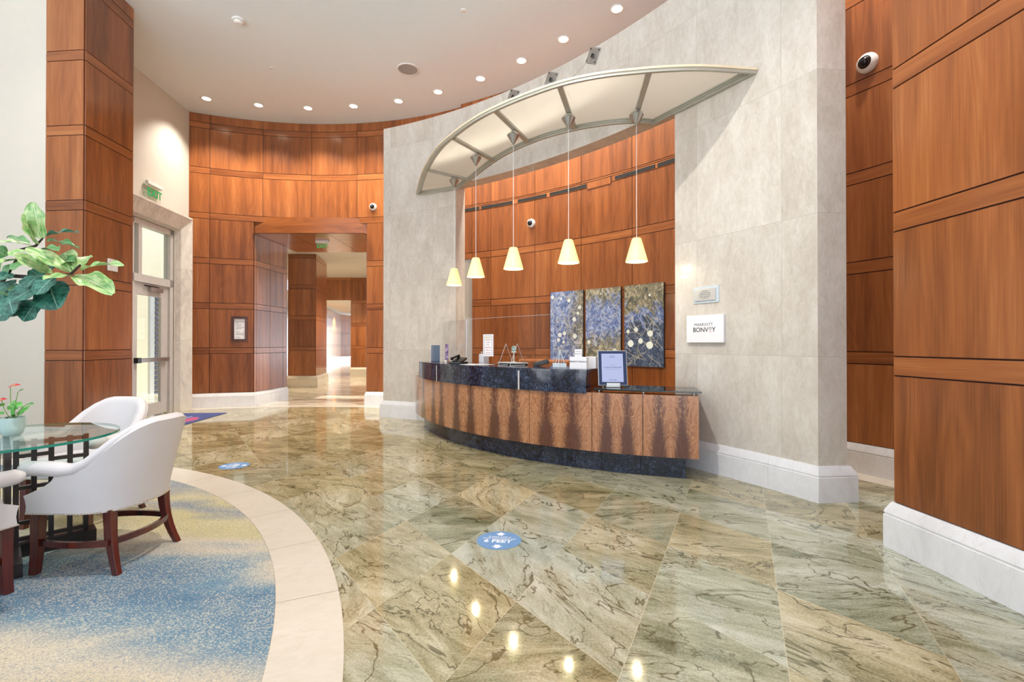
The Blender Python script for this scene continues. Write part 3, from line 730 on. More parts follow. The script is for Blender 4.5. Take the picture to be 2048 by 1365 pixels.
# plate and sign on the left
pl = MB(); q = Vector((-5.339, 6.46, 2.38)); pl.box(q, (.02, .17, .16), Matrix.Rotation(math.atan2(.075, .86), 3, 'Z'))
tag(pl.build('wall_plate', 'white_plastic', bevel=.006), 'white square plate on the side of the left wood pillar', 'wall plate')
def exit_sign(name, label, mtx, w, h, both=False):
    r = thing(name, label, 'exit sign'); r.matrix_world = mtx
    mb = MB(); mb.box((0, h/2-.03, 0), (w, .06, .06)); mb.build('housing', 'white_plastic', r, bevel=.006)
    mb = MB(); mb.box((0, -.03, 0), (w*.86, h-.06, .012)); mb.build('panel', 'glass', r)
    text_obj('lettering', 'EXIT', h*.62, 'exit_green', r, Matrix.Translation((0, -.035, .008)), .02, sx=1.0)
    return r
exit_sign('exit_sign', 'green exit sign on the cream wall above the marble door surround', frame_at(LW(8.74, .05, 4.07), (NX.x, NX.y, 0)), .42, .32)
exit_sign('exit_sign', 'green exit sign hanging from the wood soffit of the passage', frame_at((-4.30, 10.95, 3.575), (0, -1, 0)), .30, .19)
# door mat
mt = thing('door_mat', 'navy blue mat with red and pale lettering in front of the entrance door', 'mat', (-5.47, 9.28, .0))
def mp(x, y): p = Vector((-5.47, 9.28))+NX*x+AX*y; return (p.x-(-5.47), p.y-9.28)
M['mat'] = plain('navy_mat', (66, 76, 128), .95, var=.12)
mb = MB(); mb.prism([mp(0, 0), mp(-.93, 0), mp(-.93, -1.75), mp(0, -1.75)], .0, .008); mb.build('pile', 'mat', mt, fix=True)
mb = MB()
for x0, x1, y0, y1, m in ((-.30, -.22, -1.2, -.55, 0), (-.20, -.17, -1.1, -.6, 0), (-.16, -.12, -1.25, -.7, 0), (-.40, -.37, -1.0, -.45, 1), (-.46, -.43, -.95, -.5, 1), (-.11, -.09, -1.0, -.8, 0)):
    mb.prism([mp(x0, y0), mp(x0, y1), mp(x1, y1), mp(x1, y0)], .0075, .0092, m)
M['mat_red'] = plain('mat_red', (190, 84, 120), .95); M['mat_pale'] = plain('mat_pale', (190, 190, 214), .95)
mb.build('lettering', ['mat_red', 'mat_pale'], mt, fix=True)
# framed notice on the rotunda wall
a = rad(-16.05); p = arcp(W_C, W_R-.012, a); nn = (-math.sin(a), -math.cos(a), 0)
ns = thing('framed_notice', 'dark framed directory notice on the curved wood wall left of the passage', 'sign'); ns.matrix_world = frame_at((p.x, p.y, 1.645), nn)
mb = MB(); w, h = .30, .53
for c, d in (((0, h/2-.025, .012), (w, .05, .03)), ((0, -h/2+.025, .012), (w, .05, .03)), ((-w/2+.025, 0, .012), (.05, h-.1, .03)), ((w/2-.025, 0, .012), (.05, h-.1, .03))): mb.box(c, d)
mb.build('frame', 'dark_frame', ns, bevel=.005)
mb = MB(); mb.box((0, 0, .008), (w-.1, h-.1, .006)); mb.build('sheet', 'paper', ns)
for k, (tx, s_) in enumerate((('7', .02), ('MEETING ROOMS', .02), ('LOBBY', .02), ('RESTAURANT', .02), ('BALLROOM', .02), ('GUEST ELEVATORS', .02), ('RESTROOMS', .02), ('2', .02), ('FITNESS', .02), ('SWIMMING POOL', .02), ('BUSINESS CENTER', .02), ('1', .02), ('PARKING', .02))):
    text_obj('lettering', tx, .019, 'ink', ns, Matrix.Translation((-.075, .18-k*.03, .0118)), .0, 'LEFT')
# ---------------------------------------------------------------- ceiling fittings
LPOS = [(-5.936, 9.368), (-5.059, 9.624), (-4.123, 9.747), (-3.177, 9.665), (-2.228, 9.465), (-1.399, 9.117), (-.566, 8.661), (.16, 8.109), (.805, 7.536), (1.493, 6.848)]
ORD = ['first', 'second', 'third', 'fourth', 'fifth', 'sixth', 'seventh', 'eighth', 'ninth', 'tenth and last']
def light(name, typ, loc, power, color=(1, .82, .58), parent=None, **kw):
    l = bpy.data.lights.new(name, typ); l.energy = power; l.color = color
    for k, v in kw.items(): setattr(l, k, v)
    o = bpy.data.objects.new(name, l); COL.objects.link(o); o.location = loc
    if parent is not None: o.parent = parent
    return o
dl0 = thing('ceiling_downlight', '', 'downlight', (0, 0, HC))
mb = MB(); mb.lathe([(.10, -.004), (.098, -.010), (.082, -.012), (.074, -.004), (.070, -.001)], n=28); mb.build('trim_ring', 'white_plastic', dl0, smooth=40)
mb = MB(); mb.lathe([(.072, -.006), (.0005, -.0065)], n=24); mb.build('lens', 'lamp_disc', dl0)
LAMP_W = 300.0
lsp = light('downlight_beam', 'SPOT', (0, 0, -.03), LAMP_W, (1, .94, .84), dl0, spot_size=rad(108), spot_blend=.7, shadow_soft_size=.06)
for i, (x, y) in enumerate(LPOS):
    o = dl0 if i == 0 else copy_tree(dl0); o.location = (x, y, HC)
    tag(o, 'recessed ceiling downlight, ' + ORD[i] + ' along the curve counted from the entrance door side', 'downlight', 'recessed downlights along the curved wall')
sp = thing('ceiling_speaker', 'large round grey speaker grille in the ceiling', 'speaker', (-1.804, 8.361, HC))
mb = MB(); mb.lathe([(.19, -.002), (.188, -.014), (.17, -.016), (.165, -.01)], n=36); mb.build('rim', 'white_plastic', sp, smooth=40)
mb = MB(); mb.lathe([(.168, -.012), (.0005, -.014)], n=36); mb.build('grille', 'grey_grille', sp)
sd = thing('smoke_detector', 'white smoke detector on the ceiling near the left wood pillar', 'smoke detector', (-4.027, 7.092, HC))
mb = MB(); mb.lathe([(.088, -.0), (.088, -.02), (.075, -.026)], n=28, capt=True); mb.build('base', 'white_plastic', sd, smooth=40, fix=True)
mb = MB(); mb.lathe([(.06, -.025), (.06, -.045), (.045, -.06), (.0005, -.062)], n=24); mb.build('sensor_cap', 'white_plastic', sd, smooth=40)
for (x, y), lb in (((-4.157, 8.33), 'small round white sprinkler cap on the ceiling above the passage side'), ((-.694, 6.889), 'small round white sprinkler cap on the ceiling nearest the canopy')):
    mb = MB(); mb.lathe([(.042, -.0), (.042, -.006), (.036, -.009), (.0005, -.0095)], n=20)
    o = tag(mb.build('sprinkler_cap', 'white_plastic', smooth=40), lb, 'sprinkler', 'sprinkler caps in the ceiling'); o.location = (x, y, HC)
def dome_cam(label, p, n, s):
    r = thing('dome_camera', label, 'security camera', group='wall mounted dome cameras'); r.matrix_world = frame_at(p, n)
    mb = MB(); mb.lathe([(s, 0), (s, .02), (s*.9, .045), (s*.62, .06)], n=28, capb=True); mb.build('housing', 'white_plastic', r, smooth=40)
    mb = MB(); mb.lathe([(s*.62, .055)]+[(s*.6*math.cos(k*PI/12), .058+s*.55*math.sin(k*PI/12)) for k in range(1, 6)]+[(.0005, .058+s*.55)], c=(0, -s*.06, 0), n=24); mb.build('dome', 'black', r, smooth=60)
a = rad(9.55); p = arcp(W_C, W_R-.012, a); dome_cam('white dome camera on the curved wood wall above the passage', (p.x, p.y, 4.27), (-math.sin(a), -math.cos(a), 0), .078)
a = rad(35.29); p = arcp(R_C, R_R-.012, a); dome_cam('white dome camera on the wood wall behind the hanging lamps', (p.x, p.y, 3.52), (-math.sin(a), -math.cos(a), 0), .078)
a = rad(64.2); p = arcp(R_C, R_R-.012, a); dome_cam('white dome camera high on the wood strip between stone wall and right pillar', (p.x, p.y, 4.19), (-math.sin(a), -math.cos(a), 0), .098)

# ---------------------------------------------------------------- canopy
CZ = 3.9
def catmull(pts, n=6):
    out = []; P = [Vector(p) for p in pts]
    for i in range(len(P)-1):
        p0, p1, p2, p3 = P[max(i-1, 0)], P[i], P[i+1], P[min(i+2, len(P)-1)]
        for k in range(n):
            t = k/n; out.append(.5*((2*p1)+(p2-p0)*t+(2*p0-5*p1+4*p2-p3)*t*t+(3*p1-p0-3*p2+p3)*t**3))
    out.append(P[-1]); return out
outer = catmull([(-1.655, 8.36), (-1.356, 7.319), (-1.02, 6.46), (-.716, 5.95), (-.415, 5.542), (-.118, 5.244), (.187, 4.995), (.502, 4.786), (.835, 4.65), (1.167, 4.577), (1.495, 4.532), (1.831, 4.523), (2.325, 4.577)])
inner = catmull([(-.90, 8.02), (-.64, 7.60), (-.466, 7.25), (-.203, 6.776), (.072, 6.396), (.407, 6.06), (.764, 5.825), (1.128, 5.68), (1.435, 5.633), (1.665, 5.68)])
can = thing('canopy', 'crescent shaped metal and frosted glass canopy above the reception desk', 'canopy', (0, 0, CZ))
loop = outer+list(reversed(inner))
# straight wall edges of the crescent follow the stone wall
poly = [Vector(p) for p in loop]
mb = MB()
fprof = [(0, 0), (0, .044), (.075, .044), (.075, .03), (.05, .03), (.05, .018), (.03, .018), (.03, 0)]
mb.sweep([(p.x, p.y) for p in poly], [(-.0+o, z) for o, z in fprof]+[(0, 0)], closed=True, side=1 if sum((poly[i].x*poly[(i+1) % len(poly)].y-poly[(i+1) % len(poly)].x*poly[i].y) for i in range(len(poly))) > 0 else -1)
mb.build('frame', 'canopy_metal', can, fix=True)
mb = MB(); mb.sweep([(p.x, p.y) for p in outer], [(.0, .027), (-.012, .027), (-.012, .048), (.0, .048), (0, .027)], side=1 if sum((poly[i].x*poly[(i+1) % len(poly)].y-poly[(i+1) % len(poly)].x*poly[i].y) for i in range(len(poly))) > 0 else -1)
mb.build('edge_band', 'canopy_edge', can, fix=True)
mull = [((-1.265, 7.20), (-.70, 7.60)), ((-.735, 6.08), (-.243, 6.85)), ((-.19, 5.345), (.208, 6.20)), ((.482, 4.85), (.75, 5.80)), ((1.304, 4.575), (1.425, 5.633))]
for a, b in mull:
    mb = MB(); A, B = Vector((*a, .022)), Vector((*b, .022)); mb.bar(A, B, .055, .03); mb.build('rib', 'canopy_metal', can)
from mathutils.geometry import tessellate_polygon
ins = [(p.x, p.y, .04) for p in poly]
tri = tessellate_polygon([[Vector(p) for p in ins]])
mb = MB()
for t_ in tri: mb.face([ins[k] for k in t_])
mb.build('glass_panel', 'frost', can, fix=True)
for k, (d, z, lb) in enumerate(((48.4, 5.145, 'rightmost of the three steel anchor plates above the canopy'), (43.8, 5.12, 'middle one of the three steel anchor plates above the canopy'), (39.29, 5.12, 'leftmost of the three steel anchor plates above the canopy'))):
    a = rad(d); p = arcp(S_C, S_R, a); n_ = Vector((-math.sin(a), -math.cos(a), 0))
    an = thing('anchor_plate', lb, 'anchor plate', group='anchor plates for the canopy cables'); an.matrix_world = frame_at((p.x, p.y, z), n_)
    R = Matrix.Rotation(rad(-28), 3, 'Z')
    mb = MB(); mb.box((0, 0, .006), (.20, .20, .012), R); mb.build('plate', 'metal', an, bevel=.003)
    for q in ((-.075, .075), (.075, .075), (-.075, -.075), (.075, -.075)):
        v = R @ Vector((*q, 0)); mb = MB(); mb.lathe([(.009, .012), (.009, .018), (.0005, .019)], c=(v.x, v.y, 0), n=10); mb.build('bolt', 'black', an)
    mb = MB(); mb.box((0, -.005, .022), (.03, .05, .03), R); mb.build('clevis', 'black', an, bevel=.004)
    tgt = [Vector((.55, 4.95, CZ+.09)), Vector((.12, 5.25, CZ+.09)), Vector((-.3, 5.65, CZ+.09))][k]
    loc = an.matrix_world.inverted() @ tgt
    mb = MB(); mb.tube([(0, -.02, .025), loc], .004, 6); mb.build('cable', 'metal', an)

# ---------------------------------------------------------------- pendants
PEND = [(-.895, 7.48), (-.49, 6.55), (.017, 5.85), (.633, 5.41), (1.375, 5.33)]
pd = thing('pendant_lamp', '', 'pendant lamp', (0, 0, 0))
zc = CZ+.002; zt, zb = 2.495, 2.235
mb = MB(); mb.lathe([(.002, zc-.165), (.012, zc-.15), (.078, zc-.045), (.072, zc-.03), (.04, zc-.022), (.04, zc)], n=28); mb.build('ceiling_cone', 'metal', pd, smooth=35)
mb = MB(); mb.tube([(0, 0, zc-.16), (0, 0, zt)], .0035, 6); mb.build('cord', 'white_plastic', pd)
mb = MB(); mb.lathe([(.122, zb), (.05, zt-.006), (.044, zt), (.0005, zt+.001)], n=32); mb.lathe([(.117, zb), (.045, zt-.012)], n=32); mb.lathe([(.117, zb), (.122, zb)], n=32)
mb.build('shade', 'shade', pd, smooth=40)
mb = MB(); mb.lathe([(.0005, zb+.03), (.03, zb+.045), (.036, zb+.07), (.028, zb+.1), (.014, zb+.13), (.012, zb+.2)], n=18); mb.build('bulb', 'bulb', pd, smooth=60)
light('pendant_glow', 'POINT', (0, 0, zb+.015), 5, (1, .84, .58), pd, shadow_soft_size=.03)
for i, (x, y) in enumerate(PEND):
    o = pd if i == 0 else copy_tree(pd); o.location = (x, y, 0)
    tag(o, 'pale yellow cone pendant lamp hanging from the canopy, ' + ['leftmost', 'second from the left', 'middle one of the five', 'fourth from the left', 'rightmost'][i], 'pendant lamp', 'pendant lamps over the reception desk')

# ---------------------------------------------------------------- reception desk
dk = thing('reception_desk', 'curved reception desk of flame figured wood, dark blue granite and glass', 'reception desk', (0, 0, 0))
DA = [-106.58, -118.23, -126.29, -135.30, -144.19, -153.16, -159.40, -165.75]
TA = [-108.5, -113.5, -119, -124.5, -130.5, -136.5, -142.5, -148.5, -154, -159, -164.4]
mb = MB()
for x0, x1 in zip(TA, TA[1:]): mb.arc_block(D_C, 3.9, 4.60, rad(x0), rad(x1)+.0008, 0.0, .222, 6, r=random.random())
mb.build('toe_kick', 'granite', dk, fix=True)
for x0, x1 in zip(DA, DA[1:]):
    mb = MB(); mb.arc_block(D_C, 4.66, 4.722, rad(x0)-.0007, rad(x1)+.0007, .22, .826, 10, r=random.random(), ur=1); mb.build('front_panel', 'flame', dk, fix=True)
mb = MB(); mb.arc_block(D_C, 3.9, 4.66, rad(-106.7), rad(-165.6), .221, .72, 40, r=.4); mb.build('carcass', 'wood', dk, fix=True)
mb = MB(); mb.arc_block(D_C, 4.52, 4.70, rad(-106.7), rad(-165.7), .72, .822, 40, r=.8); mb.build('top_rail', 'wood_soffit', dk, fix=True)
GA = [-112.9, -122.67, -142.6, -152.6]
for x0, x1 in zip(GA, GA[1:]):
    mb = MB(); mb.arc_block(D_C, 4.60, 4.745, rad(x0)-.0022, rad(x1)+.0022, .815, 1.045, 14); mb.build('granite_fascia', 'granite', dk, fix=True)
for x in GA[1:3]:
    mb = MB(); mb.arc_block(D_C, 4.60, 4.747, rad(x)+.0022, rad(x)-.0022, .815, 1.046, 1); mb.build('metal_strip', 'frame_metal', dk, fix=True)
mb = MB(); mb.arc_block(D_C, 4.10, 4.748, rad(GA[0]), rad(GA[-1]), 1.03, 1.06, 40); mb.build('counter_top', 'granite', dk, fix=True, bevel=.002)
mb = MB(); mb.arc_block(D_C, 4.12, 4.62, rad(GA[0]+.3), rad(GA[-1]+.3), .72, 1.03, 36, r=.05); mb.build('counter_body', 'mahogany', dk, fix=True)
for x0, x1, m0, nst in ((-153.2, -166.1, 4.15, (-153.8, -159.4, -165.3)), (-106.3, -112.6, 4.3, (-107.2, -111.5))):
    mb = MB(); mb.arc_block(D_C, m0, 4.69, rad(x0), rad(x1), .85, .866, 12); mb.build('glass_shelf', 'dark_glass', dk, fix=True, bevel=.002)
    for x in nst:
        p = arcp(D_C, 4.63, rad(x)); mb = MB(); mb.lathe([(.011, .822), (.011, .85)], c=(p.x, p.y, 0), n=12); mb.build('standoff', 'metal', dk)

def dpos(r, d): p = arcp(D_C, r, rad(d)); return p
def face_rot(d): return rad(-d)                     # local -Y faces outward (towards the lobby)
def outward(d): return Vector((math.sin(rad(d)), math.cos(rad(d)), 0))
ZT = 1.06
# clear acrylic screen: two panels on triangular feet
e = [dpos(4.36, -111.0), dpos(4.38, -125.0), dpos(4.40, -145.7)]
for k, lb in enumerate(('clear acrylic screen on the counter, shorter panel at the left end', 'clear acrylic screen on the counter, long panel beside the paintings')):
    A, B = Vector((*e[k], ZT)), Vector((*e[k+1], ZT)); d = (B-A).normalized(); A = A+d*.004; B = B-d*.004; nn = Vector((-d.y, d.x, 0))
    s_ = thing('acrylic_screen', lb, 'acrylic screen', group='acrylic screens on the desk'); H = .61
    mb = MB()
    for o, fl_ in ((.003, 0), (-.003, 1)):
        q = [A+nn*o+Vector((0, 0, .004)), B+nn*o+Vector((0, 0, .004)), B+nn*o+Vector((0, 0, H)), A+nn*o+Vector((0, 0, H))]
        if fl_: q.reverse()
        if o > 0: mb.face(q)
    for a_, b_ in ((Vector((0, 0, H)), 0),):
        mb.bar(A+a_, B+a_, .0025, .0025, mi=1)
    mb.bar(B+Vector((0, 0, .004)), B+Vector((0, 0, H)), .003, .003, mi=1); mb.bar(A+Vector((0, 0, .004)), A+Vector((0, 0, H)), .003, .003, mi=1)
    mb.build('panel', ['acrylic', 'acrylic_edge'], s_)
    for f in ((.35, .85) if k == 0 else (.50, .63)):
        C_ = A.lerp(B, f); mb = MB(); top = C_+Vector((0, 0, .27))
        for o in (-.13, .13):
            mb.bar(C_+nn*o+Vector((0, 0, .003)), top, .0035, .0035)
        mb.bar(C_+nn*-.13+Vector((0, 0, .004)), C_+nn*.13+Vector((0, 0, .004)), .006, .006)
        mb.build('foot', 'acrylic_edge', s_)
def put(o, r, d, z=ZT, extra=0.0): p = dpos(r, d); o.location = (p.x, p.y, z); o.rotation_euler = (0, 0, math.pi-rad(d)+extra); return o   # local -Y to the lobby
# leaflet stand
st = put(thing('leaflet_stand', 'clear triangular acrylic stand left of the white reception sign', 'stand'), 4.52, -147.6)
mb = MB()
for s in (-1, 1): mb.bar((s*.075, 0, .004), (0, .0, .2), .006, .006)
mb.bar((0, 0, .2), (0, .06, .004), .006, .006); mb.bar((0, 0, .2), (.01, -.06, .004), .006, .006); mb.build('legs', 'acrylic_edge', st)
mb = MB(); mb.box((0, -.01, .03), (.17, .004, .05)); mb.build('pocket', 'acrylic_edge', st)
# grey slab
g = put(thing('card_holder', 'grey blue upright slab at the left end of the counter', 'holder'), 4.52, -114.2)
mb = MB(); mb.box((0, 0, .125), (.15, .10, .25)); mb.build('body', 'grey_box', g, bevel=.006)
mb = MB(); mb.box((-.068, -.052, .125), (.014, .006, .25)); mb.build('edge', 'louver_frame', g)
# purple award
g = put(thing('crystal_award', 'slim crystal award with purple image on a round base', 'award'), 4.52, -120.6)
mb = MB(); mb.lathe([(.052, 0), (.052, .012), (.03, .03), (.028, .04)], n=24, capt=True, capb=True); mb.build('base', 'metal', g, smooth=35)
M['award'] = art_mat('award_crystal', 5, 1)
t_ = NT('award_crystal2'); n_ = t_.noise(t_.obj(), 30.0, 3.0); M['award'] = t_.done(t_.ramp(n_, [(.35, lin((92, 70, 116))), (.55, lin((160, 138, 178))), (.7, lin((232, 226, 238)))]), .08)
mb = MB(); mb.box((0, 0, .155), (.055, .03, .23)); mb.build('block', 'award', g, bevel=.004)
# desk phone and payment terminal
g = put(thing('desk_phone', 'black desk phone left of the white pen cup', 'phone'), 4.52, -125.4, extra=.5)
mb = MB(); mb.prism([(-.09, -.1), (.09, -.1), (.09, .1), (-.09, .1)], 0, .025); mb.box((0, .02, .045), (.16, .15, .03), Matrix.Rotation(rad(20), 3, 'X')); mb.build('body', 'black', g, fix=True, bevel=.005)
mb = MB(); mb.tube([(-.06, -.08, .065), (-.06, -.02, .082), (-.06, .06, .10), (-.06, .1, .1)], [.022, .014, .014, .022], 10); mb.build('handset', 'black', g, smooth=50)
g = put(thing('card_terminal', 'black card payment terminal between acrylic screen and white sign', 'card terminal'), 4.25, -142.2, extra=-.9)
mb = MB(); mb.box((0, 0, .035), (.085, .19, .05), Matrix.Rotation(rad(14), 3, 'X')); mb.build('body', 'black', g, bevel=.008)
mb = MB(); mb.box((0, .045, .072), (.065, .05, .006), Matrix.Rotation(rad(14), 3, 'X')); mb.build('screen', 'dark_glass', g)
mb = MB()
for i in range(3):
    for j in range(4): mb.box((-.022+i*.022, -.06+j*.02, .049+j*.005), (.015, .012, .006))
mb.build('keypad', 'grey_grille', g)
# pen cup
g = put(thing('pen_cup', 'white square pen cup holding pens on the counter', 'pen cup'), 4.26, -128.4)
mb = MB(); mb.box((0, 0, .065), (.11, .09, .13)); mb.build('cup', 'paper', g, bevel=.004)
for k in range(5):
    o = thing('pen', ['white pen leaning left in the pen cup', 'silver pen in the pen cup beside the white one', 'white pen in the middle of the pen cup', 'silver pen in the pen cup right of the middle', 'white pen at the right edge of the pen cup'][k], 'pen', g.location, g.rotation_euler.z, 'pens in the white cup')
    x = -.036+k*.018; mb = MB(); mb.tube([(x, -.01, .1), (x*1.3, .005*(k-2), .165+.008*(k % 3))], .005, 8); mb.build('barrel', ['white_plastic', 'metal'][k % 2], o)
    mb = MB(); mb.tube([(x*1.3, .005*(k-2), .165+.008*(k % 3)), (x*1.36, .005*(k-2), .176+.008*(k % 3))], .0035, 8); mb.build('tip', 'black', o)
# papers and tray
g = put(thing('paper_sheet', 'white papers lying flat on the counter right of the pen cup', 'paper'), 4.55, -130.5)
mb = MB(); mb.box((0, 0, .002), (.30, .21, .003)); mb.box((.1, .06, .004), (.28, .2, .002), Matrix.Rotation(.2, 3, 'Z')); mb.build('sheets', 'paper', g)
g = put(thing('key_tray', 'low pale tray with dark rim behind the acrylic screen', 'tray'), 4.205, -135.3)
mb = MB(); mb.prism([(-.17, -.08), (.17, -.08), (.19, .09), (-.19, .09)], 0, .018); mb.build('tray', 'black', g, fix=True)
mb = MB(); mb.prism([(-.18, -.085), (.18, -.085), (.2, .095), (-.2, .095)], .018, .032); mb.build('rim', 'white_plastic', g, fix=True, bevel=.004)
# round logo sign on a little stand
g = put(thing('round_sign', 'round green and white logo sign on a small white stand', 'sign'), 4.215, -135.9)
mb = MB(); mb.box((0, 0, .105), (.010, .008, .135)); mb.box((0, 0, .038), (.045, .035, .01)); mb.box((0, 0, .165), (.07, .025, .014)); mb.build('stand', 'white_plastic', g)
R = Matrix.Rotation(PI/2, 3, 'X')
mb = MB(); mb.lathe([(.038, -.005), (.038, .005), (.0005, .005)], c=(0, 0, .206), n=28, axis=R, capb=True); mb.build('disc', 'paper', g, smooth=30)
mb = MB(); mb.lathe([(.032, .0062), (.02, .0062)], c=(0, 0, .206), n=28, axis=R); mb.lathe([(.008, .0064), (.0005, .0064)], c=(0, 0, .211), n=16, axis=R); mb.build('ring', 'ink_green', g)
# notice taped to the acrylic
A, B = Vector((*e[1], ZT)), Vector((*e[2], ZT)); d = (B-A).normalized(); nn = Vector((d.y, -d.x, 0)); nn = nn if nn.y < 0 else -nn
p = A+d*.46+Vector((0, 0, .25))+nn*.008
g = thing('notice_sheet', 'white notice sheet with red print taped to the acrylic screen', 'notice'); g.matrix_world = frame_at(p, nn)
w, h = .20, .29
mb = MB(); mb.box((0, 0, 0), (w, h, .003)); mb.build('sheet', 'paper', g)
mb = MB()
for c, q in (((0, h/2-.02, .0022), (w-.05, .003, .001)), ((0, -h/2+.02, .0022), (w-.05, .003, .001)), ((-w/2+.025, 0, .0022), (.003, h-.04, .001)), ((w/2-.025, 0, .0022), (.003, h-.04, .001))): mb.box(c, q)
mb.build('border', 'ink', g)
text_obj('heading', 'IMPORTANT', .02, 'ink_yellow', g, Matrix.Translation((0, .1, .0025)), .02)
for k, tx in enumerate(('PLEASE WEAR', 'A MASK', 'IN ALL', 'PUBLIC AREAS', 'THANK YOU', 'STAY SAFE')): text_obj('lettering', tx, .017, 'ink_red', g, Matrix.Translation((0, .072-k*.034, .0025)))
# white reception sign with text
g = put(thing('counter_sign', 'white block sign with dark lettering at the right end of the counter', 'sign'), 4.62, -151.0, extra=-.15)
mb = MB(); mb.box((0, 0, .065), (.205, .05, .13)); mb.build('block', 'paper', g, bevel=.002)
text_obj('lettering', 'MARRIOTT BONVOY', .023, 'ink', g, frame_at((0, -.0255, .078), (0, -1, 0)), .02)
g = put(thing('name_card', 'small white card standing behind the white block sign', 'card'), 4.52, -150.4, extra=-.15)
mb = MB(); mb.box((0, 0, .105), (.09, .004, .21)); mb.build('card', 'paper', g)
for k, tx in enumerate(('WELCOME', 'FRONT DESK')): text_obj('lettering', tx, .013, 'ink', g, frame_at((0, -.0024, .185-k*.025), (0, -1, 0)))
g = put(thing('leaflet_box', 'white leaflet box right of the white block sign', 'leaflet box'), 4.42, -152.0, extra=-.15)
mb = MB(); mb.box((0, 0, .065), (.11, .05, .13)); mb.build('box', 'paper', g, bevel=.002)
# tablet
g = thing('tablet', 'tablet display on a low stand on the glass end of the desk', 'tablet', (1.075, 5.145, .866), rad(-2))
T = Matrix.Rotation(rad(-11), 3, 'X')
def tp(x, y, z): return T @ Vector((x, y, z))+Vector((0, 0, .012))
mb = MB(); mb.box(tp(0, 0, .195), (.315, .014, .385), T); mb.build('case', 'metal', g, bevel=.012)
M['bezel'] = plain('tablet_bezel', (26, 42, 84), .15)
mb = MB(); mb.box(tp(0, -.008, .195), (.295, .004, .365), T); mb.build('bezel', 'bezel', g, bevel=.001)
M['screen'] = emis('tablet_screen', (196, 204, 244), .85)
mb = MB(); mb.box(tp(-.002, -.0105, .197), (.228, .002, .305), T); sc_ = mb.build('screen', 'screen', g)
def tm(x, z): m = frame_at(tp(x, -.0125, z), T @ Vector((0, -1, 0))); return m
M['ink_blue'] = plain('ink_blue', (92, 92, 140), .6)
for tx, s, z, b in (('MARRIOTT', .009, .325, 0), ('BONVOY', .014, .312, .02), ('WELCOME', .010, .225, 0), ('CONTACT ADVENTURES', .017, .2, .02), ('PLEASE SEE THE FRONT DESK FOR ASSISTANCE', .0075, .18, 0), ('START HERE', .014, .066, .02)): text_obj('lettering', tx, s, 'ink_blue', sc_, tm(0, z), b)
mb = MB(); mb.box((0, -.02, .025), (.145, .012, .05)); mb.box((0, .05, .006), (.16, .14, .012)); mb.build('stand', 'metal', g, bevel=.004)
# low cabinet behind the desk
cb = thing('back_cabinet', 'low wooden cabinet behind the desk against the panelled wall', 'cabinet', (.62, 7.75, 0), rad(-37))
mb = MB(); mb.box((0, 0, .54), (1.0, .42, 1.08), None, 0, .9); mb.build('body', 'wood', cb, bevel=.03)
for k in (-1, 1):
    mb = MB(); mb.box((k*.24, -.218, .5), (.46, .02, .9), None, 0, .5+.2*k); d_ = mb.build('door', 'wood', cb, bevel=.003)
    mb = MB(); mb.tube([(k*.05, -.25, .55), (k*.05, -.25, .7)], .006, 8); mb.build('handle', 'metal', d_)

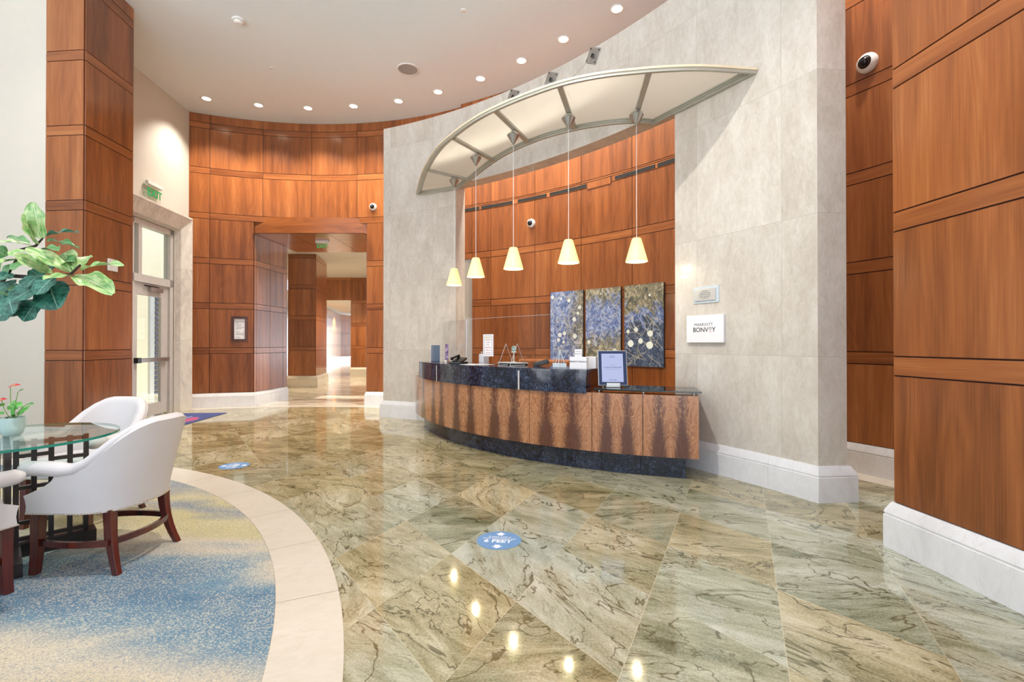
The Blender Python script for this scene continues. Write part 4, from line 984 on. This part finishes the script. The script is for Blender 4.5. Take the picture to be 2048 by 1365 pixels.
# ---------------------------------------------------------------- paintings
for k, (d0, d1, lb, pads) in enumerate(((37.69, 41.46, 'first of three tall canvas panels, pale blossoms on blue and olive', [(.07, .93, .05), (.34, .90, .035), (.58, .87, .05), (.9, .77, .045), (.85, .69, .04), (.74, .61, .055), (.3, .40, .06), (.44, .42, .05), (.76, .38, .06), (.42, .30, .04), (.26, .33, .05)]),
                                        (41.75, 45.5, 'middle of three tall canvas panels, hazy blue with grasses', [(.84, .18, .07), (.1, .3, .05), (.45, .93, .02)]),
                                        (45.89, 49.72, 'third of three tall canvas panels, white discs on navy', [(.1, .43, .045), (.31, .45, .055), (.67, .40, .07), (.17, .28, .08), (.43, .31, .06), (.66, .26, .085), (.66, .86, .03)]))):
    p0, p1 = arcp(R_C, R_R-.05, rad(d0)), arcp(R_C, R_R-.05, rad(d1)); w = (p1-p0).length; h = 1.245
    c = (p0+p1)/2; d = (p1-p0).normalized(); nn = Vector((d.y, -d.x, 0)); nn = nn if nn.y < 0 else -nn
    g = thing('canvas_painting', lb, 'painting', group='set of three canvas paintings behind the desk'); g.matrix_world = frame_at((c.x, c.y, .985+h/2), nn)
    mb = MB(); M['art%d' % k] = art_mat('art_%d' % k, k+1, k)
    mb.face([(-w/2, -h/2, .0), (w/2, -h/2, 0), (w/2, h/2, 0), (-w/2, h/2, 0)], [(0, 0), (w/h, 0), (w/h, 1), (0, 1)], 0)
    mb.face([(-w/2, -h/2, -.045), (-w/2, h/2, -.045), (w/2, h/2, -.045), (w/2, -h/2, -.045)], None, 1)
    for a_, b_ in (((-w/2, -h/2), (w/2, -h/2)), ((w/2, -h/2), (w/2, h/2)), ((w/2, h/2), (-w/2, h/2)), ((-w/2, h/2), (-w/2, -h/2))): mb.face([(*a_, 0), (*a_, -.045), (*b_, -.045), (*b_, 0)], None, 1)
    M['canvas_side'] = M.get('canvas_side') or plain('canvas_side', (46, 38, 36), .7)
    mb.build('canvas', ['art%d' % k, 'canvas_side'], g)
    rs = random.Random(40+k); mb = MB()
    for j in range(70 if k != 1 else 45):                        # painted stems
        x, y = rs.uniform(-.5, .5)*w, rs.uniform(-.5, .35 if k == 2 else .5)*h; a = rs.uniform(.2, 2.9); L = rs.uniform(.10, .4); cv = rs.uniform(-2.5, 2.5); pts = []
        if k == 2 and y > .02*h and rs.random() < .6: continue
        for i in range(9):
            if abs(x) < w/2-.006 and abs(y) < h/2-.006: pts.append((x, y))
            else: break
            x += math.cos(a)*L/8; y += math.sin(a)*L/8; a += cv*L/8*3
        for (x0, y0), (x1, y1) in zip(pts, pts[1:]):
            t = Vector((x1-x0, y1-y0)).normalized(); q = Vector((-t.y, t.x))*rs.uniform(.0012, .0028)
            mb.face([(x0-q.x, y0-q.y, .0012), (x1-q.x, y1-q.y, .0012), (x1+q.x, y1+q.y, .0012), (x0+q.x, y0+q.y, .0012)], None, rs.choice((0, 0, 1)))
    for u, v, r in pads:
        x, y = (u-.5)*w, (v-.5)*h; r_ = r*w
        pd_ = MB()
        pd_.face([(max(-w/2, min(w/2, x+r_*math.cos(2*PI*i/18)*(1+.08*math.sin(5*i)))), y+r_*math.sin(2*PI*i/18)*(1+.08*math.cos(3*i)), .002) for i in range(18)], None, 0)
        M['p_pad'] = M.get('p_pad') or plain('paint_pad', (222, 226, 214), .6, var=.06)
        pd_.build('painted_blossom', 'p_pad', g)
    M['p_gold'] = M.get('p_gold') or plain('paint_gold', (208, 198, 150), .6); M['p_pale'] = M.get('p_pale') or plain('paint_pale', (214, 214, 196), .6)
    mb.build('brushwork', ['p_gold', 'p_pale'], g)
# ---------------------------------------------------------------- wall signs
a = rad(58.46); n_ = Vector((-math.sin(a), -math.cos(a), 0)); p = arcp(S_C, S_R, a)
g = thing('engraved_plaque', 'small steel plaque on a clear plate on the stone wall', 'plaque'); g.matrix_world = frame_at((p.x, p.y, 1.846), n_)
mb = MB(); mb.box((0, 0, .006), (.31, .175, .012)); mb.build('backplate', 'acrylic_edge', g, bevel=.002)
mb = MB(); mb.box((-.005, 0, .018), (.255, .125, .012)); M['plaque'] = plain('plaque_steel', (206, 206, 204), .35, .45); mb.build('plate', 'plaque', g, bevel=.002)
for k, tx in enumerate(('RECEPTION', 'PLEASE HAVE YOUR', 'IDENTIFICATION AND', 'CREDIT CARD READY', 'AT CHECK-IN')): text_obj('lettering', tx, .0135, 'ink', g, Matrix.Translation((0, .038-k*.019, .0246)))
g = thing('logo_sign', 'white square sign with grey lettering on the stone wall below the steel plaque', 'sign'); g.matrix_world = frame_at((p.x, p.y, 1.487), n_)
mb = MB(); mb.box((0, 0, .02), (.45, .29, .03)); mb.build('board', 'paper', g, bevel=.003)
text_obj('lettering', 'MARRIOTT', .042, 'ink', g, Matrix.Translation((-.01, .043, .0356)), 0, spacing=1.12)
text_obj('lettering', 'BONV', .068, 'ink', g, Matrix.Translation((.048, -.012, .0356)), .01, 'RIGHT')
text_obj('lettering', 'Y', .068, 'ink', g, Matrix.Translation((.092, -.012, .0356)), .01, 'LEFT')
text_obj('lettering', 'O', .042, 'ink', g, Matrix.Translation((.071, .0, .0356)), .012)
mb = MB(); mb.box((.071, -.031, .0358), (.036, .004, .001)); mb.build('underline', 'ink_red', g)

# ---------------------------------------------------------------- floor stickers
stk = thing('floor_sticker', 'round blue distancing sticker in the middle of the stone floor', 'floor sticker', (-.088, 3.276, 0), rad(-6), 'blue distancing stickers')
mb = MB(); mb.lathe([(.15, .0005), (.15, .0022), (.0005, .0023)], n=48); mb.build('disc', 'sticker', stk)
def fm(x, y): return Matrix.Translation((x, y, .0026))
text_obj('lettering', '6 FEET', .066, 'ink_white', stk, fm(-.005, -.02), .03, ext=.0001, sx=1.0)
text_obj('lettering', 'PLEASE KEEP A', .024, 'ink_white', stk, fm(0, .052), .01, ext=.0001)
text_obj('lettering', 'SAFE DISTANCE OF', .026, 'ink_white', stk, fm(0, .024), .01, ext=.0001)
for s in (1, -1):
    mb = MB(); q = [(-.018, .078), (.018, .078), (.018, .1), (.036, .1), (0, .132), (-.036, .1), (-.018, .1)]
    q = [(x, y*s) for x, y in q]
    if s < 0: q.reverse()
    mb.prism(q, .0024, .0028); mb.build('arrow', 'ink_white', stk, fix=True)
s2 = copy_tree(stk); s2.location = (-3.025, 5.273, 0); s2.rotation_euler = (0, 0, rad(100))
tag(s2, 'round blue distancing sticker beside the curved limestone border', 'floor sticker', 'blue distancing stickers')

# ---------------------------------------------------------------- armchairs
def smooth01(t): t = max(0, min(1, t)); return t*t*(3-2*t)
def make_chair():
    r = thing('armchair', '', 'armchair')
    a_, b_, y0 = .285, .275, .0; ZB = .355
    NW_, NC, NS = 14, 28, 8
    def top(s):                                   # s: 0 front .. along straight -> curve; t in 0..1 at the back centre
        return .60+.262*smooth01(s*1.12)
    def front(w):                                 # concave arm front
        k = ZB+w*.26
        if k < .47: return .245-.01*math.sin((k-ZB)/.115*PI)
        return .245-.19*math.sin(min(1, (k-.47)/.13)*PI/2)
    def shell(off, rows_):
        P = []
        for w in rows_:
            row = []; yf = front(w)
            def add(x, y, s, nx, ny):
                back = smooth01(s*1.1); z = ZB+w*(top(s)-ZB); fl_ = (.045+.075*back)*((z-ZB)/.5)**1.1-(.03 if w < .02 else 0)*0
                row.append(Vector((x+nx*(off+fl_), y+ny*(off+fl_), z)))
            for i in range(NS): y = yf+(y0-yf)*i/NS; add(a_, y, 0.0, 1, 0)
            for i in range(NC+1):
                th = PI*i/NC; c, s_ = math.cos(th), math.sin(th); e_ = .8
                x = a_*math.copysign(abs(c)**e_, c); y = y0-b_*abs(s_)**e_
                s = 1-abs(i/NC-.5)*2; nv = Vector((c/a_, -s_/b_)).normalized(); add(x, y, s, nv.x, nv.y)
            for i in range(NS-1, -1, -1): y = yf+(y0-yf)*i/NS; add(-a_, y, 0.0, -1, 0)
            P.append(row)
        return P
    W = [0, .08, .2, .32, .44, .56, .68, .8, .9, .96, 1.0]
    O = shell(0.0, W); I = shell(-.075, W)
    for j in range(len(O[0])):                    # rolled top
        pass
    mid = [(O[-1][j]+I[-1][j])/2+Vector((0, 0, .026)) for j in range(len(O[0]))]
    q1 = [O[-1][j].lerp(mid[j], .5)+Vector((0, 0, .008)) for j in range(len(mid))]; q2 = [I[-1][j].lerp(mid[j], .5)+Vector((0, 0, .008)) for j in range(len(mid))]
    rows_ = O+[q1, mid, q2]+list(reversed(I))
    mb = MB(); mb.grid(rows_, None, 0, 0, True)
    for col in (0, -1):                           # close the arm fronts
        for k in range(len(W)-1):
            q = [O[k][col], O[k+1][col], I[k+1][col], I[k][col]]
            mb.face(q if col == 0 else q[::-1])
        q = [O[-1][col], q1[col], mid[col], q2[col], I[-1][col]]; mb.face(q if col == 0 else q[::-1])
    mb.face([]) if False else None
    # underside
    b = [O[0][j] for j in range(len(O[0]))]; c = [I[0][j] for j in range(len(I[0]))]
    for j in range(len(b)-1): mb.face([b[j], b[j+1], c[j+1], c[j]])
    mb.build('shell', 'leather', r, smooth=42, fix=True)
    for s in (1, -1):                             # padded arm rests flowing into the rolled top edge
        half = mid if s > 0 else mid[::-1]
        F = half[0]; pts = [Vector((s*.282, F.y+.212, .606)), Vector((s*.282, F.y+.204, .612)), Vector((s*.283, F.y+.175, .618)), Vector((s*.285, F.y+.09, .618)), Vector((s*.286, F.y+.01, .617))]; rs = [.014, .034, .047, .049, .049]
        for k in range(3, NS+12, 2):
            q = half[k]; f = min(1, max(0, (k-3)/(NS+6))); pts.append(Vector((q.x+s*.016*(1-f), q.y, q.z-.012-.012*f))); rs.append(.049-.021*f)
        mb = MB(); mb.tube(pts, rs, 16, flat=.86, up=(0, 0, 1)); mb.build('arm_pad', 'leather', r, smooth=60)
    # seat: upholstered base and cushion
    def plan(sc_, yfr, n=24):
        pts = [(a_*sc_, yfr), (a_*sc_, 0)]+[(a_*sc_*math.cos(PI*i/n), -b_*sc_*math.sin(PI*i/n)) for i in range(1, n)]+[(-a_*sc_, 0), (-a_*sc_, yfr)]
        return pts[::-1]
    mb = MB(); mb.prism(plan(.97, .24), ZB, .43); mb.build('seat_base', 'leather', r, fix=True, bevel=.01)
    mb = MB(); mb.prism([(x, y) for x, y in plan(.76, .235)], .43, .495); mb.build('seat_cushion', 'leather', r, fix=True, bevel=.025, smooth=50)
    mb = MB(); base = shell(.004, [.02])[0]; cum = 0.0
    pts = []
    for p0, p1 in zip(base, base[1:]):
        n = max(1, int((p1-p0).length/.014)); pts += [p0.lerp(p1, k/n) for k in range(n)]
    for k in range(38): pts.append(Vector((-.27+.0146*k, .247, ZB+.008)))
    for p in pts:
        mb.lathe([(.0045, -.002), (.0032, .0022), (.0003, .0034)], c=(p.x, p.y, p.z), n=5, axis=Matrix.Rotation(PI/2, 3, 'X') if abs(p.x) < .2 and p.y < 0 else Matrix.Rotation(PI/2, 3, 'Y' if p.x > 0 else 'Y') if p.y < .245 else Matrix.Rotation(-PI/2, 3, 'X'))
        mb.tube([(p.x-.003, p.y, p.z), (p.x+.003, p.y, p.z)], .0042, 5)
    o = mb.build('nail_trim', 'nail', r); o['kind'] = 'stuff'
    def leg(x, y, dx, dy, w0, w1):
        mb = MB(); P = []
        for k in range(7):
            t = k/6; z = ZB+.01-(ZB+.01)*t; w = w0+(w1-w0)*t; c = Vector((x+dx*t**2.2, y+dy*t**2.2, z))
            P.append([c+Vector((w*u, w*v, 0))/2 for u, v in ((-1, -1), (1, -1), (1, 1), (-1, 1))])
        mb.grid(P, lambda i, j: (j*.03, i*.05), 0, random.random(), cv=True); mb.fan(P[0]); mb.fan(P[-1], flip=True)
        mb.build('leg', 'mahogany', r, fix=True, bevel=.003)
    for s in (1, -1): leg(s*.235, .215, s*.012, .008, .056, .040)
    for s in (1, -1): leg(s*.205, -.185, s*.032, -.072, .052, .034)
    for s in (1, -1):
        mb = MB(); pts = [Vector((s*(.235+.03*math.sin(PI*k/10)), .20-.40*k/10, .178)) for k in range(11)]
        for p0, p1 in zip(pts, pts[1:]): mb.bar(p0, p1+(p1-p0)*.1, .022, .034)
        mb.build('side_stretcher', 'mahogany', r)
    mb = MB(); pts = [Vector((-.215+.43*k/10, -.205-.05*math.sin(PI*k/10), .178)) for k in range(11)]
    for p0, p1 in zip(pts, pts[1:]): mb.bar(p0, p1+(p1-p0)*.1, .022, .034)
    mb.build('back_stretcher', 'mahogany', r)
    return r
ch = make_chair()
TC = Vector((-3.13, 3.0))
def place(o, x, y, rz, lb): o.location = (x, y, .003); o.rotation_euler = (0, 0, rz); tag(o, lb, 'armchair', 'white armchairs around the glass table')
place(ch, -2.515, 3.03, rad(88), 'white leather armchair with dark legs, seen from behind beside the carpet')
c2 = copy_tree(ch); place(c2, -3.24, 3.68, rad(176), 'white leather armchair behind the glass table, nearest the wood pillar')
c3 = copy_tree(ch); place(c3, -2.975, 2.42, rad(-14), 'white leather armchair cut off by the left edge, in front of the glass table')

# ---------------------------------------------------------------- glass table
tb = thing('glass_table', 'round glass table on a dark fretwork base between the armchairs', 'table', (TC.x, TC.y, .003))
mb = MB(); mb.lathe([(.546, .735), (.546, .75)], n=72, mi=1); P0 = [(.546*math.cos(2*PI*k/72), .546*math.sin(2*PI*k/72)) for k in range(72)]
mb.face([(x, y, .75) for x, y in P0]); mb.lathe([(.546, .7345), (.535, .7345)], n=72, mi=1)
mb.build('glass_top', ['table_glass', 'glass_edge'], tb)
fret_h = [(0, .10), (.0, .70)]
for k, ang_ in enumerate((rad(47), rad(137))):
    c_, s_ = math.cos(ang_), math.sin(ang_); mb = MB(); b_ = .027
    def Q(u, z): return Vector((c_*u, s_*u, z))
    def V(u, z0, z1): mb.bar(Q(u, z0), Q(u, z1), b_, b_, up=(c_, s_, 0))
    def Hh(z, u0, u1): mb.bar(Q(u0, z), Q(u1, z), b_*.85, b_*.85)
    for s in (1, -1):
        V(s*.37, .08, .72); V(s*.29, .08, .34); V(s*.29, .46, .72); V(s*.20, .08, .72); V(s*.12, .30, .72); V(s*.12, .08, .2); V(s*.04, .08, .72)
        Hh(.70, s*.04, s*.37); Hh(.10, s*.04, s*.37); Hh(.58, s*.20, s*.37); Hh(.46, s*.20, s*.37); Hh(.62, s*.04, s*.20); Hh(.50, s*.04, s*.12); Hh(.34, s*.12, s*.37); Hh(.42, s*.04, s*.20); Hh(.24, s*.20, s*.37); Hh(.20, s*.04, s*.20)
    mb.build('lattice_panel', 'espresso', tb)
mb = MB()
for ang_ in (rad(47), rad(137)):
    mb.box((0, 0, .04), (.84, .12, .08 if ang_ < 1 else .078), Matrix.Rotation(ang_, 3, 'Z'))
mb.build('plinth', 'espresso', tb)
# ---------------------------------------------------------------- anthurium
def leaf(mb, base, tip, width, nrm, droop=.08, fold=.12, wav=.03, nu=18, nv=8, mi=0, shape=0):
    base, tip, nrm = Vector(base), Vector(tip), Vector(nrm); ax = tip-base; L = ax.length; ax.normalize()
    sd = ax.cross(nrm).normalized(); up = sd.cross(ax).normalized(); r = random.random(); P = []; ph = random.uniform(0, 6)
    for i in range(nu+1):
        u = i/nu
        wv = (math.sin(PI*min(1, u**.8*.98+.01))**.65*(.62+.5*u) if shape == 0 else math.sin(PI*min(1, u**.62*.985+.01))**.9)*width/2
        row = []
        for j in range(nv+1):
            v = j/nv*2-1
            z = fold*abs(v)*wv*1.6-droop*L*(u-.5)**2*4*.5+droop*L*.5+wav*L*math.sin(u*13+ph+(v > 0)*1.7)*abs(v)**1.5
            row.append(base+ax*(u*L)+sd*(v*wv)+up*z)
        P.append(row)
    mb.grid(P, lambda i, j: (i/nu, j/nv), mi, r)
an = thing('potted_anthurium', 'small potted anthurium with red flowers on the glass table', 'potted plant', (-3.14, 3.04, .7535))
mb = MB(); mb.lathe([(.0005, 0), (.038, .0), (.05, .012), (.06, .05), (.065, .115), (.060, .115), (.056, .09)], n=32); mb.build('pot', 'ceramic', an, smooth=45)
mb = MB(); mb.lathe([(.057, .095), (.0005, .1)], n=20); mb.build('soil', 'soil', an)
mb = MB()
stems = [((.0, 0, .1), (-.01, .0, .2), (-.012, .0, .30)), ((0.01, 0, .1), (.02, 0, .2), (.035, 0, .27)), ((-.01, 0, .1), (-.03, -.02, .17), (-.045, -.02, .225)), ((.02, 0, .1), (.05, 0, .16), (.095, 0, .20)), ((.02, 0, .1), (.04, -.02, .13), (.06, -.02, .15))]
for s in stems: mb.tube([Vector(p) for p in s], .0025, 6)
mb.build('stems', 'stem', an, smooth=60)
mb = MB()
for b_, t_, w in (((.02, -.01, .2), (.075, -.01, .185), .05), ((.0, -.02, .205), (.05, -.03, .21), .05), ((.05, -.02, .145), (.125, -.02, .165), .055), ((.0, -.03, .11), (.05, -.03, .14), .05), ((-.02, -.03, .19), (-.09, -.03, .185), .05), ((-.02, -.03, .14), (-.09, -.04, .13), .05), ((.02, 0, .11), (.03, -.02, .19), .04), ((.03, 0, .165), (.085, -.01, .18), .035), ((-.01, .02, .15), (-.06, .05, .2), .05), ((.01, .03, .12), (.04, .08, .18), .05)):
    leaf(mb, b_, t_, w, (0.1, -.35, 1), .15, .1, .0, 8, 4, 0, 1)
mb.build('foliage', 'leaf_small', an, smooth=60)
mb = MB(); leaf(mb, (.095, 0, .2), (.14, 0, .198), .035, (0, -.4, 1), -.2, .2, 0, 6, 4, 0, 1); leaf(mb, (.035, 0, .27), (.075, 0, .29), .03, (0, -.6, 1), .1, .2, 0, 6, 4, 0, 1); mb.build('new_leaf', 'leaf_mid', an, smooth=60)
for b_, t_, w in (((-.035, 0, .298), (.055, 0, .318), .05), ((-.085, -.03, .205), (.0, -.03, .232), .065)):
    mb = MB(); leaf(mb, b_, t_, w, (0, -.45, 1), .1, .1, .0, 8, 5, 0, 1); f_ = mb.build('flower', 'red', an, smooth=60)
    c = (Vector(b_)+Vector(t_))/2; mb = MB(); mb.tube([c+Vector((.0, -.01, .003)), c+Vector((.022, -.014, .012))], [.004, .0025], 6); mb.build('spadix', 'spadix', f_)

# ---------------------------------------------------------------- fiddle leaf fig
fg = thing('fiddle_leaf_fig', 'large fiddle leaf fig reaching in from the left edge in front of the wood pillar', 'potted plant', (-4.05, 2.42, .003))
F0 = Vector((-4.05, 2.42, .003)); CAM = Vector((0, 0, 1.33)); FP = 967.1
def px(x, y, Y):                                      # leaf stations around the plant, metres
    return Vector(((x-1024)/FP*Y, Y, 1.33-(y-688)/FP*Y))-F0
mb = MB(); mb.lathe([(.0005, 0), (.15, 0), (.17, .03), (.20, .36), (.18, .36), (.17, .3)], n=32); mb.build('pot', 'ceramic', fg, smooth=45)
mb = MB(); mb.lathe([(.175, .31), (.0005, .32)], n=20); mb.build('soil', 'soil', fg)
fork = Vector((.42, .12, 1.22))
mb = MB(); mb.tube([(0, 0, .3), (.06, .02, .6), (.2, .06, .95), fork, px(-120, 560, 2.62), px(-20, 545, 2.62)], [.022, .020, .018, .016, .013, .011], 10)
mb.tube([fork, px(-150, 640, 2.62), px(-40, 622, 2.6), px(10, 555, 2.6), px(32, 520, 2.6)], [.014, .012, .01, .009, .006], 8)
mb.tube([px(-120, 560, 2.62), px(20, 552, 2.58), px(90, 556, 2.55), px(140, 549, 2.55), px(160, 530, 2.55)], [.012, .010, .009, .007, .005], 8)
mb.tube([px(-100, 575, 2.68), px(0, 510, 2.7), px(70, 492, 2.7), px(86, 475, 2.7)], [.011, .009, .007, .004], 8)
mb.build('branches', 'bark', fg, smooth=60)
LV = [  # base px, tip px, width px, depth base, depth tip, normal, material, fold
 ((84, 478), (66, 404), 44, 2.70, 2.66, (-.1, -1, .25), 1, .15), ((78, 488), (46, 428), 20, 2.70, 2.62, (-.8, -.5, .3), 1, .3), ((88, 474), (156, 466), 14, 2.7, 2.55, (.1, -.4, 1), 0, .3), ((92, 482), (157, 498), 14, 2.7, 2.56, (.2, -.4, 1), 2, .3),
 ((62, 491), (-4, 484), 24, 2.7, 2.6, (0, -.6, 1), 1, .15), ((58, 488), (14, 474), 18, 2.72, 2.8, (0, -.5, 1), 2, .2), ((140, 543), (50, 497), 26, 2.55, 2.45, (.25, -.75, .8), 1, .2), ((104, 547), (26, 512), 30, 2.55, 2.42, (.2, -.8, .7), 1, .15),
 ((148, 542), (128, 505), 38, 2.55, 2.62, (0, -1, .35), 1, .15), ((150, 541), (178, 512), 28, 2.55, 2.66, (.1, -1, .3), 1, .2), ((160, 540), (248, 531), 15, 2.55, 2.44, (.1, -.5, 1), 1, .35), ((150, 551), (226, 588), 38, 2.55, 2.42, (.25, -.7, .8), 1, .2),
 ((152, 551), (88, 560), 32, 2.55, 2.40, (0, -.75, .8), 1, .12), ((98, 565), (116, 618), 56, 2.57, 2.52, (.15, -1, .2), 0, .1), ((92, 566), (22, 603), 50, 2.55, 2.44, (-.05, -.9, .6), 0, .08), ((78, 600), (46, 643), 46, 2.55, 2.52, (-.1, -1, .3), 0, .1),
 ((40, 604), (-10, 641), 46, 2.55, 2.5, (-.1, -1, .4), 0, .1), ((30, 560), (-16, 590), 36, 2.6, 2.5, (-.1, -.9, .6), 0, .1), ((34, 520), (-6, 528), 24, 2.6, 2.52, (-.1, -.6, 1), 1, .2), ((36, 524), (4, 556), 22, 2.6, 2.55, (-.2, -.9, .5), 2, .2),
 ((70, 505), (118, 500), 24, 2.62, 2.5, (.1, -.6, 1), 2, .2), ((80, 548), (52, 575), 34, 2.54, 2.46, (0, -.9, .5), 0, .1), ((44, 596), (24, 634), 40, 2.6, 2.56, (.1, -1, .3), 0, .1), ((18, 590), (26, 628), 38, 2.52, 2.46, (0, -1, .35), 0, .1), ((66, 520), (24, 540), 30, 2.6, 2.5, (-.1, -.8, .6), 2, .12), ((110, 552), (72, 590), 36, 2.5, 2.44, (0, -.9, .5), 0, .1), ((56, 500), (20, 512), 26, 2.64, 2.55, (0, -.6, 1), 1, .15), ((14, 512), (-20, 500), 30, 2.64, 2.6, (0, -.8, .6), 2, .12), ((26, 548), (-8, 560), 34, 2.56, 2.5, (0, -.9, .5), 0, .1), ((118, 528), (150, 522), 22, 2.6, 2.52, (.1, -.8, .6), 2, .2),
 ((86, 516), (106, 538), 30, 2.66, 2.68, (.1, -1, .2), 0, .1), ((24, 572), (8, 600), 30, 2.62, 2.6, (0, -1, .3), 2, .1), ((60, 540), (88, 560), 24, 2.62, 2.6, (.2, -.9, .4), 0, .12), ((20, 600), (-14, 612), 34, 2.58, 2.55, (0, -1, .5), 0, .1), ((50, 575), (10, 585), 30, 2.66, 2.6, (0, -.9, .5), 0, .1), ((-20, 540), (-70, 500), 40, 2.62, 2.6, (0, -1, .4), 2, .1), ((-30, 560), (-90, 590), 44, 2.62, 2.5, (0, -.9, .5), 0, .1), ((-60, 580), (-50, 640), 44, 2.62, 2.6, (0, -1, .3), 0, .1), ((0, 545), (-40, 470), 36, 2.66, 2.7, (0, -1, .3), 1, .1)]
for k, nm in enumerate(('leaf_dark', 'leaf_light', 'leaf_mid')):
    mb = MB()
    for b_, t_, w, Y0, Y1, n_, m_, fo in LV:
        if m_ == k: leaf(mb, px(*b_, Y0), px(*t_, Y1), w/FP*2.55*1.42, n_, .07, fo, .03)
    mb.build('foliage', nm, fg, smooth=60)

# ---------------------------------------------------------------- light, sky, camera
wd = bpy.data.worlds.new('sky'); sc.world = wd; wd.use_nodes = True; nt = wd.node_tree; nt.nodes.clear()
tc = nt.nodes.new('ShaderNodeTexCoord'); sx = nt.nodes.new('ShaderNodeSeparateXYZ'); nt.links.new(tc.outputs['Generated'], sx.inputs[0])
rp = nt.nodes.new('ShaderNodeValToRGB'); mr = nt.nodes.new('ShaderNodeMapRange'); mr.inputs[1].default_value = -1; mr.inputs[2].default_value = 1
nt.links.new(sx.outputs[2], mr.inputs[0]); nt.links.new(mr.outputs[0], rp.inputs[0])
e_ = rp.color_ramp.elements; e_[0].position = 0; e_[0].color = (2.25, 2.35, 2.5, 1); e_[1].position = 1; e_[1].color = (.32, .38, .48, 1)
x_ = e_.new(.48); x_.color = (2.05, 2.12, 2.25, 1); x_ = e_.new(.52); x_.color = (.62, .68, .78, 1)
bg = nt.nodes.new('ShaderNodeBackground'); bg.inputs[1].default_value = 1.95; wo = nt.nodes.new('ShaderNodeOutputWorld')
nt.links.new(rp.outputs[0], bg.inputs[0]); nt.links.new(bg.outputs[0], wo.inputs[0])
sun = light('sun', 'SUN', (0, 0, 20), 6.0, (1, .96, .88), angle=rad(.6)); sun.rotation_euler = Vector((-.42, .02, -.91)).to_track_quat('-Z', 'Y').to_euler()
for i, (x, y, z, pw) in enumerate(((-4.6, 15.2, LC-.03, 380), (-4.9, 18.6, LC-.03, 420), (-8.5, 15.0, LC-.03, 500), (-7.6, 18.4, LC-.03, 320), (-10.3, 24.0, 3.58, 900), (-10.9, 28.5, 3.58, 900), (-11.6, 33.0, 3.58, 900))):  # unseen fill spots, added to light the enclosed passage, lounge and corridor
    light('passage_fill_spot', 'SPOT', (x, y, z), pw, (1, .84, .62), spot_size=rad(105), spot_blend=.5, shadow_soft_size=.05)
# unseen lobby ceiling spots: first inferred from the canopy shadow, others added to brighten
for x, y, pw in ((-.6, 2.5, 640), (-4.2, 4.4, 160), (3.25, 4.3, 260)):
    light('lobby_unseen_spot', 'SPOT', (x, y, HC-.05), pw, (1, .97, .92), spot_size=rad(140), spot_blend=.6, shadow_soft_size=.07)

cam = bpy.data.cameras.new('camera'); co = bpy.data.objects.new('camera', cam); COL.objects.link(co)
cam.sensor_width = 36; cam.lens = 17.0; cam.clip_start = .05; cam.clip_end = 200
co.location = (0, 0, 1.33); co.rotation_euler = (rad(90)+math.atan(5.5/967.1), 0, 0); sc.camera = co
sc.view_settings.view_transform = 'Standard'; sc.view_settings.look = 'None'; sc.view_settings.gamma = 1.0; sc.view_settings.use_curve_mapping = False
sc.view_settings.exposure = 0.08
sc.cycles.use_denoising = True
sc.cycles.max_bounces = 10; sc.cycles.diffuse_bounces = 5; sc.cycles.transparent_max_bounces = 12
sc.cycles.sample_clamp_indirect = 6.0
